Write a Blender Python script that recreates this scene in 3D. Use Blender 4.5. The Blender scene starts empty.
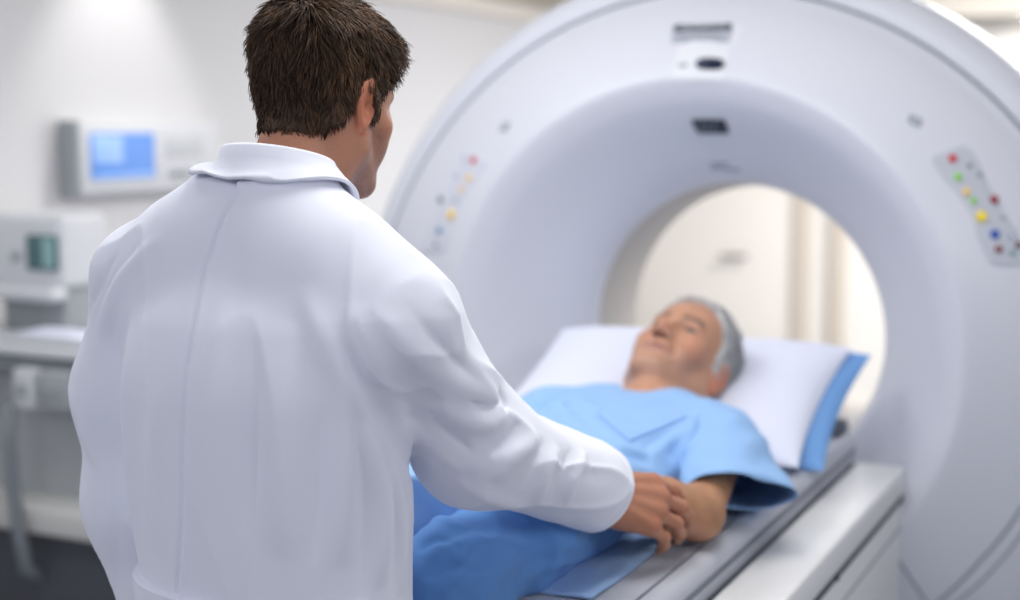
import bpy, bmesh, math, random
import numpy as np
from mathutils import Vector, Matrix

random.seed(4)
RNG = np.random.default_rng(11)
SC = bpy.context.scene
COL = SC.collection

# ------------------------------------------------------------------ camera, world, lights, exposure
F_PX = 1417.0
PITCH, YAW = math.radians(6.84), math.radians(26.1)
CAM = np.array([0.0, 0.0, 1.6])
cam_data = bpy.data.cameras.new('camera')
cam_data.sensor_width = 36.0
cam_data.lens = F_PX * 36.0 / 1020.0
cam_data.clip_start = 0.05
cam_data.dof.use_dof = True
cam_data.dof.focus_distance = 1.62
cam_data.dof.aperture_fstop = 2.1
cam = bpy.data.objects.new('camera', cam_data)
COL.objects.link(cam)
cam.location = CAM
cam.rotation_euler = (math.pi / 2 - PITCH, 0, YAW)
SC.camera = cam
FW = np.array([-math.sin(YAW) * math.cos(PITCH), math.cos(YAW) * math.cos(PITCH), -math.sin(PITCH)])
RT = np.array([math.cos(YAW), math.sin(YAW), 0.0])
UP = np.cross(RT, FW)


def at(px, py, depth):
    """pixel of the 1020x600 frame + depth along the lens axis -> world point"""
    return CAM + depth * (FW + RT * (px - 510) / F_PX + UP * (300 - py) / F_PX)


SC.view_settings.view_transform = 'Standard'
SC.view_settings.look = 'None'
SC.view_settings.exposure = 0.0
SC.view_settings.gamma = 1.0
SC.view_settings.use_curve_mapping = False
SC.cycles.use_denoising = True
SC.cycles.max_bounces = 8

world = bpy.data.worlds.new('world')
SC.world = world
world.use_nodes = True
bg = world.node_tree.nodes['Background']
bg.inputs[0].default_value = (0.80, 0.84, 1.0, 1)
bg.inputs[1].default_value = 0.36


def area(name, loc, size, power, color=(1, 1, 1), rot=(0, 0, 0), sy=None):
    l = bpy.data.lights.new(name, 'AREA')
    l.energy = power
    l.color = color
    l.shape = 'RECTANGLE'
    l.size = size
    l.size_y = sy or size
    o = bpy.data.objects.new(name, l)
    o.location = loc
    o.rotation_euler = rot
    COL.objects.link(o)
    return o


area('area_light_table', (-0.55, 1.75, 2.58), 1.0, 16, (1.0, 0.99, 0.98), sy=0.7)
area('area_light_room', (-1.5, -0.5, 2.58), 1.6, 30, (0.87, 0.91, 1.0), rot=(0.45, 0, 0), sy=1.2)  # unseen light added behind the camera to brighten coat and gantry
area('area_light_side', (1.6, 1.0, 2.58), 1.4, 44, (0.92, 0.94, 1.0), rot=(0.0, 0.35, 0), sy=1.4)  # unseen light, turned up to brighten the gantry's lower right
area('area_light_left', (-1.95, 2.0, 2.58), 1.1, 17, (0.97, 0.98, 1.0), sy=1.1)
area('area_light_back', (-0.2, 6.0, 2.58), 2.2, 195, (1.0, 1.0, 1.0), sy=2.2)


def spot(name, loc, target, power, angle, color, blend=0.6):
    l = bpy.data.lights.new(name, 'SPOT')
    l.energy = power
    l.color = color
    l.spot_size = math.radians(angle)
    l.spot_blend = blend
    l.shadow_soft_size = 0.06
    o = bpy.data.objects.new(name, l)
    o.location = loc
    d = Vector(target) - Vector(loc)
    o.rotation_euler = d.to_track_quat('-Z', 'Y').to_euler()
    COL.objects.link(o)


# ------------------------------------------------------------------ materials
MATS = {}


def mat(name, color, rough=0.5, spec=0.5, bump=0.0, bscale=200.0, var=0.0, vscale=6.0, attr=False, emit=None,
        estr=1.0, sheen=0.0, sss=0.0, metallic=0.0, coat=0.0, stretch=None):
    if name in MATS:
        return MATS[name]
    m = bpy.data.materials.new(name)
    m.use_nodes = True
    nt = m.node_tree
    b = nt.nodes['Principled BSDF']
    b.inputs['Base Color'].default_value = (*color, 1)
    b.inputs['Roughness'].default_value = rough
    b.inputs['Specular IOR Level'].default_value = spec
    b.inputs['Metallic'].default_value = metallic
    b.inputs['Coat Weight'].default_value = coat
    if sheen:
        b.inputs['Sheen Weight'].default_value = sheen
        b.inputs['Sheen Roughness'].default_value = 0.5
    if sss:
        b.inputs['Subsurface Weight'].default_value = sss
        b.inputs['Subsurface Radius'].default_value = (0.9, 0.35, 0.2)
        b.inputs['Subsurface Scale'].default_value = 0.006
    tc = nt.nodes.new('ShaderNodeTexCoord')
    src = tc.outputs['Object']
    if stretch:
        mp = nt.nodes.new('ShaderNodeMapping')
        mp.inputs['Scale'].default_value = stretch
        nt.links.new(src, mp.inputs['Vector'])
        src = mp.outputs['Vector']
    colout = None
    if attr:
        at_ = nt.nodes.new('ShaderNodeAttribute')
        at_.attribute_name = 'Col'
        colout = at_.outputs['Color']
    if var:
        n = nt.nodes.new('ShaderNodeTexNoise')
        n.inputs['Scale'].default_value = vscale
        n.inputs['Detail'].default_value = 4
        nt.links.new(src, n.inputs['Vector'])
        mx = nt.nodes.new('ShaderNodeMix')
        mx.data_type = 'RGBA'
        mx.blend_type = 'MULTIPLY'
        mx.inputs['Factor'].default_value = 1
        rmp = nt.nodes.new('ShaderNodeMapRange')
        rmp.inputs['From Min'].default_value = 0.3
        rmp.inputs['From Max'].default_value = 0.7
        rmp.inputs['To Min'].default_value = 1 - var
        rmp.inputs['To Max'].default_value = 1 + var
        nt.links.new(n.outputs['Fac'], rmp.inputs['Value'])
        if colout:
            nt.links.new(colout, mx.inputs['A'])
        else:
            mx.inputs['A'].default_value = (*color, 1)
        nt.links.new(rmp.outputs['Result'], mx.inputs['B'])
        colout = mx.outputs['Result']
    if colout:
        nt.links.new(colout, b.inputs['Base Color'])
    if bump:
        n = nt.nodes.new('ShaderNodeTexNoise')
        n.inputs['Scale'].default_value = bscale
        n.inputs['Detail'].default_value = 3
        nt.links.new(src, n.inputs['Vector'])
        bp = nt.nodes.new('ShaderNodeBump')
        bp.inputs['Strength'].default_value = bump
        bp.inputs['Distance'].default_value = 0.002
        nt.links.new(n.outputs['Fac'], bp.inputs['Height'])
        nt.links.new(bp.outputs['Normal'], b.inputs['Normal'])
    if emit:
        b.inputs['Emission Color'].default_value = (*emit, 1)
        b.inputs['Emission Strength'].default_value = estr
    MATS[name] = m
    return m


def srgb(r, g, b):
    f = lambda c: (c / 255 / 12.92) if c <= 10 else ((c / 255 + 0.055) / 1.055) ** 2.4
    return (f(r), f(g), f(b))


M_COAT = mat('coat_cotton', srgb(238, 240, 250), 0.85, 0.2, 0.10, 900, sheen=0.1)
M_PLASTIC = mat('white_plastic', srgb(218, 220, 229), 0.38, 0.4, 0.03, 60)
M_PLASTIC2 = mat('table_plastic', srgb(232, 232, 232), 0.35, 0.45)
M_SEAM = mat('seam_grey', srgb(128, 138, 150), 0.6, 0.3)
M_DARK = mat('dark_gap', srgb(70, 74, 82), 0.6, 0.3)
M_SKIN = mat('skin', (0.6, 0.35, 0.25), 0.5, 0.4, 0.25, 160, attr=True, sss=0.12, var=0.07, vscale=35)
M_HAIRB = mat('brown_hair', (0.05, 0.03, 0.02), 0.55, 0.3, attr=True)
M_HAIRG = mat('grey_hair', (0.3, 0.3, 0.3), 0.5, 0.4, attr=True)
M_GOWN = mat('gown_cotton', srgb(150, 190, 236), 0.85, 0.2, 0.12, 700, sheen=0.1)
M_TROU = mat('trouser_cotton', srgb(98, 146, 206), 0.85, 0.2, 0.12, 700, sheen=0.1)  # blue taken darker for the shade the trousers lie in
M_PILLOW = mat('pillow_cotton', srgb(226, 230, 246), 0.9, 0.15, 0.15, 500)
M_BLUEP = mat('blue_pillowcase', srgb(122, 168, 224), 0.9, 0.15, 0.15, 500)
M_SHEET = mat('sheet_cotton', srgb(160, 192, 232), 0.9, 0.15, 0.1, 500)
M_MATT = mat('grey_vinyl', srgb(184, 187, 196), 0.55, 0.35, 0.06, 120)
M_MATD = mat('grey_vinyl_dark', srgb(112, 116, 126), 0.5, 0.35)
M_WALL = mat('wall_paint', srgb(222, 221, 222), 0.8, 0.2, 0.03, 40)
M_WALLW = mat('back_wall_paint', srgb(232, 228, 222), 0.8, 0.2, 0.03, 40)
M_CEIL = mat('ceiling_paint', srgb(225, 220, 212), 0.9, 0.1)
M_FLOOR = mat('floor_vinyl', srgb(150, 152, 158), 0.35, 0.4, var=0.04, vscale=3)
M_DTROU = mat('dark_trousers', srgb(58, 62, 74), 0.9, 0.2, 0.1, 500)
M_SHOE = mat('black_leather', srgb(30, 28, 28), 0.4, 0.5)


# ------------------------------------------------------------------ object helpers
def link(name, me, m=None, parent=None):
    o = bpy.data.objects.new(name, me)
    COL.objects.link(o)
    if m is not None and me is not None:
        me.materials.append(m)
    if parent is not None:
        o.parent = parent
        o.matrix_parent_inverse = parent.matrix_basis.inverted()
    return o


def empty(name, loc, label, cat, group=None):
    o = bpy.data.objects.new(name, None)
    o.location = loc
    o.empty_display_size = 0.1
    COL.objects.link(o)
    return tag(o, label, cat, group)


def tag(o, label, cat, group=None):
    o['label'] = label
    o['category'] = cat
    if group:
        o['group'] = group
    return o


def struct(o):
    o['kind'] = 'structure'
    return o


def smooth(me, on=True):
    me.polygons.foreach_set('use_smooth', np.full(len(me.polygons), on))
    me.update()


def from_arrays(name, verts, faces, m=None, parent=None, col=None, smooth_on=True):
    me = bpy.data.meshes.new(name)
    me.from_pydata([tuple(map(float, v)) for v in verts], [], [tuple(map(int, f)) for f in faces])
    if col is not None:
        a = me.color_attributes.new('Col', 'FLOAT_COLOR', 'POINT')
        c4 = np.ones((len(verts), 4), np.float32)
        c4[:, :3] = col
        a.data.foreach_set('color', c4.ravel())
    if smooth_on:
        smooth(me)
    return link(name, me, m, parent)


def bm_obj(name, bm, m, parent=None, sm=True, angle=40):
    me = bpy.data.meshes.new(name)
    bmesh.ops.recalc_face_normals(bm, faces=bm.faces)
    bm.to_mesh(me)
    bm.free()
    o = link(name, me, m, parent)
    if sm:
        smooth(me)
        try:
            me.set_sharp_from_angle(angle=math.radians(angle))
        except Exception:
            pass
    return o


def box_bm(bm, lo, hi, bevel=0.0, seg=3, M=None):
    lo, hi = np.array(lo, float), np.array(hi, float)
    r = bmesh.ops.create_cube(bm, size=1)
    vs = r['verts']
    for v in vs:
        v.co = Vector((lo + hi) / 2) + Vector((v.co.x * (hi - lo)[0], v.co.y * (hi - lo)[1], v.co.z * (hi - lo)[2]))
    if bevel:
        es = list({e for v in vs for e in v.link_edges})
        rb = bmesh.ops.bevel(bm, geom=es, offset=bevel, segments=seg, profile=0.5, affect='EDGES')
        vs = list({v for f in rb['faces'] for v in f.verts} | {v for v in vs if v.is_valid})
    if M is not None:
        bmesh.ops.transform(bm, matrix=M, verts=[v for v in vs if v.is_valid])
    return vs


def box(name, lo, hi, m, parent=None, bevel=0.004, seg=3, M=None):
    bm = bmesh.new()
    box_bm(bm, lo, hi, bevel, seg, M)
    return bm_obj(name, bm, m, parent)


def tube(name, pts, r, m, parent=None, n=10, closed=False):
    """round bar along a polyline; r may be a number or a list"""
    pts = [np.array(p, float) for p in pts]
    k = len(pts)
    rs = [r] * k if not hasattr(r, '__len__') else list(r)
    vs, fs = [], []
    prev = None
    for i, p in enumerate(pts):
        if closed:
            t = pts[(i + 1) % k] - pts[i - 1]
        else:
            t = pts[min(i + 1, k - 1)] - pts[max(i - 1, 0)]
        t /= np.linalg.norm(t)
        a = np.cross(t, [0, 0, 1.0]) if prev is None else prev - t * np.dot(prev, t)
        if np.linalg.norm(a) < 1e-4:
            a = np.cross(t, [1.0, 0, 0])
        a /= np.linalg.norm(a)
        prev = a
        b = np.cross(t, a)
        for j in range(n):
            w = 2 * math.pi * j / n
            vs.append(p + rs[i] * (math.cos(w) * a + math.sin(w) * b))
    for i in range(k if closed else k - 1):
        i2 = (i + 1) % k
        for j in range(n):
            fs.append((i * n + j, i * n + (j + 1) % n, i2 * n + (j + 1) % n, i2 * n + j))
    if not closed:
        fs.append(tuple(range(n))[::-1])
        fs.append(tuple((k - 1) * n + j for j in range(n)))
    return from_arrays(name, vs, fs, m, parent)


# ------------------------------------------------------------------ signed-distance modelling
def vnoise(P, seed=0):
    """smooth value noise, lattice of side 1"""
    P = np.asarray(P, np.float64) + seed * 17.31
    i = np.floor(P).astype(np.int64)
    f = P - i
    f = f * f * (3 - 2 * f)

    def h(x, y, z):
        n = (x * 374761393 + y * 668265263 + z * 2147483647 + seed * 1274126177) & 0xffffffff
        n = ((n ^ (n >> 13)) * 1274126177) & 0xffffffff
        n = (n ^ (n >> 16)) & 0xffff
        return n / 32767.5 - 1.0
    x, y, z = i[:, 0], i[:, 1], i[:, 2]
    fx, fy, fz = f[:, 0], f[:, 1], f[:, 2]
    a = h(x, y, z) * (1 - fx) + h(x + 1, y, z) * fx
    b = h(x, y + 1, z) * (1 - fx) + h(x + 1, y + 1, z) * fx
    c = h(x, y, z + 1) * (1 - fx) + h(x + 1, y, z + 1) * fx
    d = h(x, y + 1, z + 1) * (1 - fx) + h(x + 1, y + 1, z + 1) * fx
    return (a * (1 - fy) + b * fy) * (1 - fz) + (c * (1 - fy) + d * fy) * fz


def sph(P, c, r):
    return np.sqrt(((P - np.array(c)) ** 2).sum(1)) - r


def rc(P, a, b, ra, rb):
    """tapered capsule"""
    a, b = np.array(a, float), np.array(b, float)
    ab = b - a
    t = np.clip((P - a) @ ab / max(ab @ ab, 1e-12), 0, 1)
    return np.sqrt(((P - a - t[:, None] * ab) ** 2).sum(1)) - (ra + (rb - ra) * t)


def ell(P, c, r, R=None):
    q = P - np.array(c)
    if R is not None:
        q = q @ R
    r = np.array(r, float)
    k0 = np.sqrt(((q / r) ** 2).sum(1))
    k1 = np.sqrt(((q / (r * r)) ** 2).sum(1)) + 1e-9
    return k0 * (k0 - 1) / k1


def smin(a, b, k):
    h = np.maximum(k - np.abs(a - b), 0) / k
    return np.minimum(a, b) - h * h * k * 0.25


def smax(a, b, k):
    return -smin(-a, -b, k)


def rbox(P, c, half, r, R=None):
    q = P - np.array(c)
    if R is not None:
        q = q @ R
    q = np.abs(q) - np.array(half) + r
    return np.sqrt((np.maximum(q, 0) ** 2).sum(1)) + np.minimum(q.max(1), 0) - r


def loft(t, x, y, table, n=2.3):
    """stack of super-ellipses along t; table rows: t, cx, cy, half x, half y"""
    T = np.array(table, float)
    o = np.argsort(T[:, 0])
    T = T[o]
    sl = np.zeros_like(T[:, 1:])                          # monotone cubic through the rows
    dx = np.diff(T[:, 0])[:, None]
    m_ = np.diff(T[:, 1:], axis=0) / dx
    sl[1:-1] = np.where(m_[:-1] * m_[1:] > 0, 2 * m_[:-1] * m_[1:] / (m_[:-1] + m_[1:] + 1e-12), 0)
    sl[0], sl[-1] = m_[0], m_[-1]
    i = np.clip(np.searchsorted(T[:, 0], t) - 1, 0, len(T) - 2)
    h = (T[i + 1, 0] - T[i, 0])
    w = np.clip((t - T[i, 0]) / h, 0, 1)[:, None]
    h = h[:, None]
    val = ((2 * w ** 3 - 3 * w ** 2 + 1) * T[i, 1:] + (w ** 3 - 2 * w ** 2 + w) * h * sl[i] + (3 * w ** 2 - 2 * w ** 3) * T[i + 1, 1:] + (w ** 3 - w ** 2) * h * sl[i + 1])
    cx, cy, a, b = val.T
    k = ((np.abs((x - cx) / a)) ** n + (np.abs((y - cy) / b)) ** n + 1e-12) ** (1 / n)
    d = (k - 1) * np.minimum(a, b)
    return np.maximum(d, np.maximum(T[0, 0] - t, t - T[-1, 0]))


def axis_coords(lo, hi, coarse, fine, spans):
    out = [lo]
    while out[-1] < hi:
        p = out[-1]
        s = coarse
        for a, b in spans:
            if a <= p < b:
                s = fine
        out.append(p + s)
    return np.array(out)


def surface_nets(f, xs, ys, zs, B=6, slack=1.4):
    nx, ny, nz = len(xs), len(ys), len(zs)
    V = np.full((nx, ny, nz), 9.0, np.float32)
    # block pass
    bx, by, bz = [np.arange(0, n, B) for n in (nx, ny, nz)]

    def mids(c, b):
        e = np.minimum(b + B, len(c) - 1)
        return (c[b] + c[e]) / 2, (c[e] - c[b]) / 2
    (mx, hx), (my, hy), (mz, hz) = mids(xs, bx), mids(ys, by), mids(zs, bz)
    G = np.stack(np.meshgrid(mx, my, mz, indexing='ij'), -1).reshape(-1, 3)
    H = np.sqrt((np.stack(np.meshgrid(hx, hy, hz, indexing='ij'), -1) ** 2).sum(-1)).ravel()
    D = np.concatenate([f(G[i:i + 200000]) for i in range(0, len(G), 200000)])
    act = np.abs(D) < H * slack + 0.008
    nb = (len(bx), len(by), len(bz))
    Db = D.reshape(nb)
    sign = np.where(Db < 0, -9.0, 9.0).astype(np.float32)
    V[:] = np.repeat(np.repeat(np.repeat(sign, B, 0), B, 1), B, 2)[:nx, :ny, :nz]
    A = np.argwhere(act.reshape(nb))
    off = np.stack(np.meshgrid(np.arange(B), np.arange(B), np.arange(B), indexing='ij'), -1).reshape(-1, 3)
    for s in range(0, len(A), 1500):
        idx = (A[s:s + 1500, None, :] * B + off[None]).reshape(-1, 3)
        ok = (idx[:, 0] < nx) & (idx[:, 1] < ny) & (idx[:, 2] < nz)
        idx = idx[ok]
        P = np.stack([xs[idx[:, 0]], ys[idx[:, 1]], zs[idx[:, 2]]], 1)
        V[idx[:, 0], idx[:, 1], idx[:, 2]] = f(P)
    S = V < 0
    cnt = np.zeros((nx - 1, ny - 1, nz - 1), np.int8)
    for dx in (0, 1):
        for dy in (0, 1):
            for dz in (0, 1):
                cnt += S[dx:nx - 1 + dx, dy:ny - 1 + dy, dz:nz - 1 + dz]
    C = np.argwhere((cnt > 0) & (cnt < 8))
    acc = np.zeros((len(C), 3))
    n = np.zeros(len(C))
    co = [xs, ys, zs]
    corners = [(i, j, k) for i in (0, 1) for j in (0, 1) for k in (0, 1)]
    for a in corners:
        for ax in range(3):
            if a[ax]:
                continue
            b = list(a)
            b[ax] = 1
            ia, ib = C + np.array(a), C + np.array(b)
            va = V[ia[:, 0], ia[:, 1], ia[:, 2]]
            vb = V[ib[:, 0], ib[:, 1], ib[:, 2]]
            m = (va < 0) != (vb < 0)
            t = np.where(m, va / np.where(m, va - vb, 1), 0)
            pa = np.stack([xs[ia[:, 0]], ys[ia[:, 1]], zs[ia[:, 2]]], 1)
            pb = np.stack([xs[ib[:, 0]], ys[ib[:, 1]], zs[ib[:, 2]]], 1)
            acc += np.where(m[:, None], pa + t[:, None] * (pb - pa), 0)
            n += m
    verts = acc / n[:, None]
    idm = np.full((nx - 1, ny - 1, nz - 1), -1, np.int32)
    idm[C[:, 0], C[:, 1], C[:, 2]] = np.arange(len(C))
    faces = []
    for ax in range(3):
        o1, o2 = (ax + 1) % 3, (ax + 2) % 3
        sl0 = [slice(1, -1)] * 3
        sl0[ax] = slice(0, -1)
        sl1 = [slice(1, -1)] * 3
        sl1[ax] = slice(1, None)
        a, b = S[tuple(sl0)], S[tuple(sl1)]
        for flip, mask in ((0, a & ~b), (1, ~a & b)):
            E = np.argwhere(mask)
            if not len(E):
                continue
            E = E + np.array([1 if i != ax else 0 for i in range(3)])
            q = []
            for d1, d2 in ((0, 0), (-1, 0), (-1, -1), (0, -1)):
                k = E.copy()
                k[:, o1] += d1
                k[:, o2] += d2
                q.append(idm[k[:, 0], k[:, 1], k[:, 2]])
            q = np.stack(q, 1)
            if flip:
                q = q[:, ::-1]
            faces.append(q)
    faces = np.concatenate(faces) if faces else np.zeros((0, 4), np.int32)
    faces = faces[(faces >= 0).all(1)]
    return verts, faces


def mesh_np(name, verts, faces, m=None, parent=None, col=None):
    me = bpy.data.meshes.new(name)
    me.vertices.add(len(verts))
    me.vertices.foreach_set('co', np.asarray(verts, np.float32).ravel())
    k = faces.shape[1]
    me.loops.add(faces.size)
    me.loops.foreach_set('vertex_index', np.asarray(faces, np.int32).ravel())
    me.polygons.add(len(faces))
    me.polygons.foreach_set('loop_start', np.arange(0, faces.size, k, dtype=np.int32))
    me.update(calc_edges=True)
    me.validate()
    if col is not None:
        a = me.color_attributes.new('Col', 'FLOAT_COLOR', 'POINT')
        c4 = np.ones((len(verts), 4), np.float32)
        c4[:, :3] = col
        a.data.foreach_set('color', c4.ravel())
    smooth(me)
    return link(name, me, m, parent)


def largest_piece(v, f):
    """keep the biggest connected piece"""
    lab = np.arange(len(v))
    while True:
        mn = lab[f].min(1)
        new = lab.copy()
        for k in range(f.shape[1]):
            np.minimum.at(new, f[:, k], mn)
        new = new[new]
        if (new == lab).all():
            break
        lab = new
    u, c = np.unique(lab, return_counts=True)
    keep = lab == u[c.argmax()]
    remap = np.cumsum(keep) - 1
    f2 = f[keep[f].all(1)]
    return v[keep], remap[f2]


def sdf_obj(name, f, lo, hi, h, m, parent=None, col=None, fine=None, spans=None, single=True):
    axes = []
    for k in range(3):
        if fine:
            axes.append(axis_coords(lo[k], hi[k], h, fine, spans[k]))
        else:
            axes.append(np.arange(lo[k], hi[k] + h, h))
    v, fc = surface_nets(f, *axes)
    if single:
        v, fc = largest_piece(v, fc)
    return mesh_np(name, v, fc, m, parent, None if col is None else col(v))


def frame(y, z):
    """columns x,y,z from a forward y and an approximate up z"""
    y = np.array(y, float)
    y /= np.linalg.norm(y)
    x = np.cross(y, z)
    x /= np.linalg.norm(x)
    return np.stack([x, y, np.cross(x, y)], 1)


def rotv(v, axis, ang):
    return np.array(Matrix.Rotation(ang, 3, Vector(axis)) @ Vector(v))


# ------------------------------------------------------------------ the room
WL, WB, ZC = -3.3, 8.0, 2.62


def plain(name, verts, m):
    o = from_arrays(name, verts, [tuple(range(len(verts)))], m, None, None, False)
    return struct(o)


struct(box('floor', (-3.5, -1.2, -0.12), (4.2, 8.2, 0.0), M_FLOOR, bevel=0))
struct(box('wall_left', (-3.45, -1.2, 0.0), (WL, 8.2, ZC), M_WALL, bevel=0))
struct(box('wall_back', (WL, WB, 0.0), (4.2, 8.15, ZC), M_WALLW, bevel=0))
struct(box('ceiling', (-3.5, -1.2, ZC), (4.2, 8.2, ZC + 0.1), M_CEIL, bevel=0))
M_TRIM = mat('trim_paint', srgb(238, 232, 224), 0.6, 0.3)
M_TAUPE = mat('taupe_panel', srgb(200, 193, 183), 0.7, 0.2)
M_DOOR = mat('door_laminate', srgb(236, 230, 222), 0.5, 0.3)
M_DFRAME = mat('door_frame_paint', srgb(205, 194, 180), 0.6, 0.3)
struct(box('trim_1', (WL, -1.0, 2.17), (WL + 0.055, WB - 0.285, 2.25), M_TRIM, bevel=0.006))
struct(box('trim_2', (WL, -1.0, 2.26), (WL + 0.02, WB - 0.285, 2.46), M_TAUPE, bevel=0.004))
struct(box('trim_3', (WL + 0.06, WB - 0.28, 2.185), (4.2, WB, 2.30), M_TAUPE, bevel=0.004))
struct(box('baseboard_left', (WL, -1.0, 0.0), (WL + 0.015, WB, 0.1), M_TRIM, bevel=0.003))
struct(box('baseboard_back', (WL + 0.02, WB - 0.015, 0.0), (4.2, WB, 0.1), M_TRIM, bevel=0.003))

# the door behind the scanner, with frame strips and a lever handle
DX0, DX1 = -3.06, -2.10
d1 = struct(box('door_1', (DX0, WB - 0.03, 0.005), (DX1, WB - 0.002, 2.08), M_DOOR, bevel=0.004))
box('door_frame', (DX0 - 0.09, WB - 0.06, 0.0), (DX0 - 0.005, WB, 2.17), M_DFRAME, d1, 0.004)
box('door_frame', (DX1 + 0.005, WB - 0.06, 0.0), (DX1 + 0.09, WB, 2.17), M_DFRAME, d1, 0.004)
box('door_frame', (DX0 - 0.005, WB - 0.06, 2.085), (DX1 + 0.005, WB, 2.17), M_DFRAME, d1, 0.004)
M_STEEL = mat('brushed_steel', srgb(150, 146, 140), 0.35, 0.5, metallic=0.6)
box('door_handle', (DX1 - 0.42, WB - 0.09, 0.86), (DX1 - 0.26, WB - 0.07, 0.885), M_STEEL, d1, 0.006)
# a panelled column right of the door
struct(box('trim_4', (-1.885, WB - 0.05, 0.0), (-1.80, WB, 2.17), M_DFRAME, bevel=0.006))

# recessed downlights whose beams wash the walls
M_LAMP = mat('lamp_diffuser', (1, 1, 1), 0.5, emit=(1, 0.97, 0.92), estr=9)


def downlight(x, y, label, power, angle, tx, ty, col, ZC=ZC):
    t = empty('ceiling_downlight', (x, y, ZC), label, 'ceiling light', 'recessed ceiling downlights')
    ring = tube('ring', [(x + 0.07 * math.cos(a), y + 0.07 * math.sin(a), ZC - 0.006) for a in np.linspace(0, 2 * math.pi, 25)[:-1]], 0.008, M_TRIM, t, closed=True)
    bm = bmesh.new()
    bmesh.ops.create_cone(bm, cap_ends=True, segments=24, radius1=0.064, radius2=0.064, depth=0.006, matrix=Matrix.Translation((x, y, ZC - 0.004)))
    bm_obj('diffuser', bm, M_LAMP, t)
    spot('downlight_beam', (x, y, ZC - 0.02), (tx, ty, 0.2), power, angle, col)


downlight(-3.02, 3.72, 'recessed round downlight washing the wall above the wall monitor', 34, 70, -3.24, 3.72, (1, 0.985, 0.96))
downlight(-0.86, 7.86, 'recessed round downlight under the soffit of the back wall right of the scanner', 9, 90, -0.86, 8.0, (1, 0.97, 0.92), 2.185)

# ------------------------------------------------------------------ equipment by the left wall
M_DEV = mat('device_plastic', srgb(216, 218, 222), 0.45, 0.4)
M_DEVG = mat('device_grey', srgb(158, 164, 168), 0.5, 0.4)
M_LCD = mat('lcd_blue', srgb(90, 140, 215), 0.25, 0.5, emit=srgb(95, 145, 225), estr=0.28)
M_LCD2 = mat('lcd_blue_light', srgb(150, 185, 240), 0.25, 0.5, emit=srgb(150, 190, 240), estr=0.3)
M_TEAL = mat('lcd_teal', srgb(60, 88, 92), 0.25, 0.5, emit=srgb(70, 105, 110), estr=0.25)
M_TEAL2 = mat('lcd_teal_light', srgb(120, 150, 152), 0.25, 0.5, emit=srgb(120, 160, 160), estr=0.3)

mx = WL + 0.085
mon = empty('wall_monitor', (WL, 3.7, 1.5), 'white wall-mounted monitor unit with a blue screen, high on the left wall', 'monitor')
V0, V1, Z0, Z1 = 3.455, 4.18, 1.39, 1.625
box('housing', (WL + 0.002, V0 + 0.004, Z0), (mx, V1, Z1), M_DEV, mon, 0.012)
box('side_panel', (WL + 0.006, V0 - 0.008, Z0 - 0.006), (mx - 0.004, V0 + 0.016, Z1 + 0.006), M_DEVG, mon, 0.004)
scr = box('screen', (mx - 0.006, V0 + 0.05, Z0 + 0.05), (mx + 0.004, V0 + 0.36, Z1 - 0.035), M_LCD, mon, 0.003)
box('screen_graph', (mx + 0.002, V0 + 0.06, Z0 + 0.10), (mx + 0.0055, V0 + 0.2, Z1 - 0.045), M_LCD2, scr, 0.001)
box('status_bar', (mx + 0.002, V0 + 0.06, Z0 + 0.056), (mx + 0.0055, V0 + 0.35, Z0 + 0.068), M_LCD2, scr, 0.001)
for k, (dv, dz) in enumerate(((0.46, 0.06), (0.52, 0.06))):
    bm = bmesh.new()
    bmesh.ops.create_cone(bm, cap_ends=True, segments=20, radius1=0.016, radius2=0.013, depth=0.02,
                          matrix=Matrix.Translation((mx + 0.008, V0 + dv, Z0 + dz)) @ Matrix.Rotation(math.pi / 2, 4, 'Y'))
    bm_obj('knob', bm, M_DEVG, mon)
box('button_panel', (mx - 0.004, V0 + 0.42, Z0 + 0.12), (mx + 0.003, V0 + 0.62, Z1 - 0.04), mat('panel_pale', srgb(205, 208, 212), 0.5), mon, 0.004)

# trolley by the left wall, its front towards the table
tr = empty('equipment_trolley', (-2.92, 3.05, 0), 'grey hospital trolley with bins and lower shelf standing by the left wall', 'trolley')
TX0, TX1, TY0, TY1 = -3.26, -2.50, 2.83, 3.32
M_TROL = mat('trolley_metal', srgb(186, 190, 192), 0.5, 0.4)
M_TROLD = mat('trolley_dark', srgb(128, 134, 140), 0.55, 0.4)
box('top', (TX0 - 0.01, TY0 - 0.01, 0.992), (TX1 + 0.01, TY1 + 0.01, 1.02), mat('trolley_top', srgb(216, 217, 220), 0.4), tr, 0.008)
box('rail', (TX0, TY0 + 0.004, 0.945), (TX1 - 0.005, TY1, 0.992), M_TROLD, tr, 0.006)
box('back_panel', (TX0 + 0.01, TY0 + 0.12, 0.57), (TX1 - 0.02, TY0 + 0.14, 0.945), M_TROL, tr, 0.004)
box('shelf', (TX0, TY0 - 0.01, 0.50), (TX1, TY1, 0.575), mat('trolley_shelf', srgb(206, 206, 202), 0.45), tr, 0.01)
for x in (TX0 + 0.02, TX1 - 0.02):
    for y in (TY0 + 0.02, TY1 - 0.02):
        lg = tube('leg', [(x, y, 0.95), (x, y, 0.09)], 0.018, M_TROLD, tr)
        bm = bmesh.new()
        bmesh.ops.create_cone(bm, cap_ends=True, segments=20, radius1=0.045, radius2=0.045, depth=0.03,
                              matrix=Matrix.Translation((x, y, 0.045)) @ Matrix.Rotation(math.pi / 2, 4, 'Y'))
        bmesh.ops.bevel(bm, geom=bm.edges[:], offset=0.004, segments=2, affect='EDGES')
        bm_obj('caster', bm, M_SHOE, tr)
tube('hose', [(-2.885, 2.80, 0.87), (-2.882, 2.79, 0.75), (-2.872, 2.79, 0.62), (-2.862, 2.795, 0.50), (-2.857, 2.81, 0.40), (-2.86, 2.9, 0.34)], 0.019, M_TROLD, tr)
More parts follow.
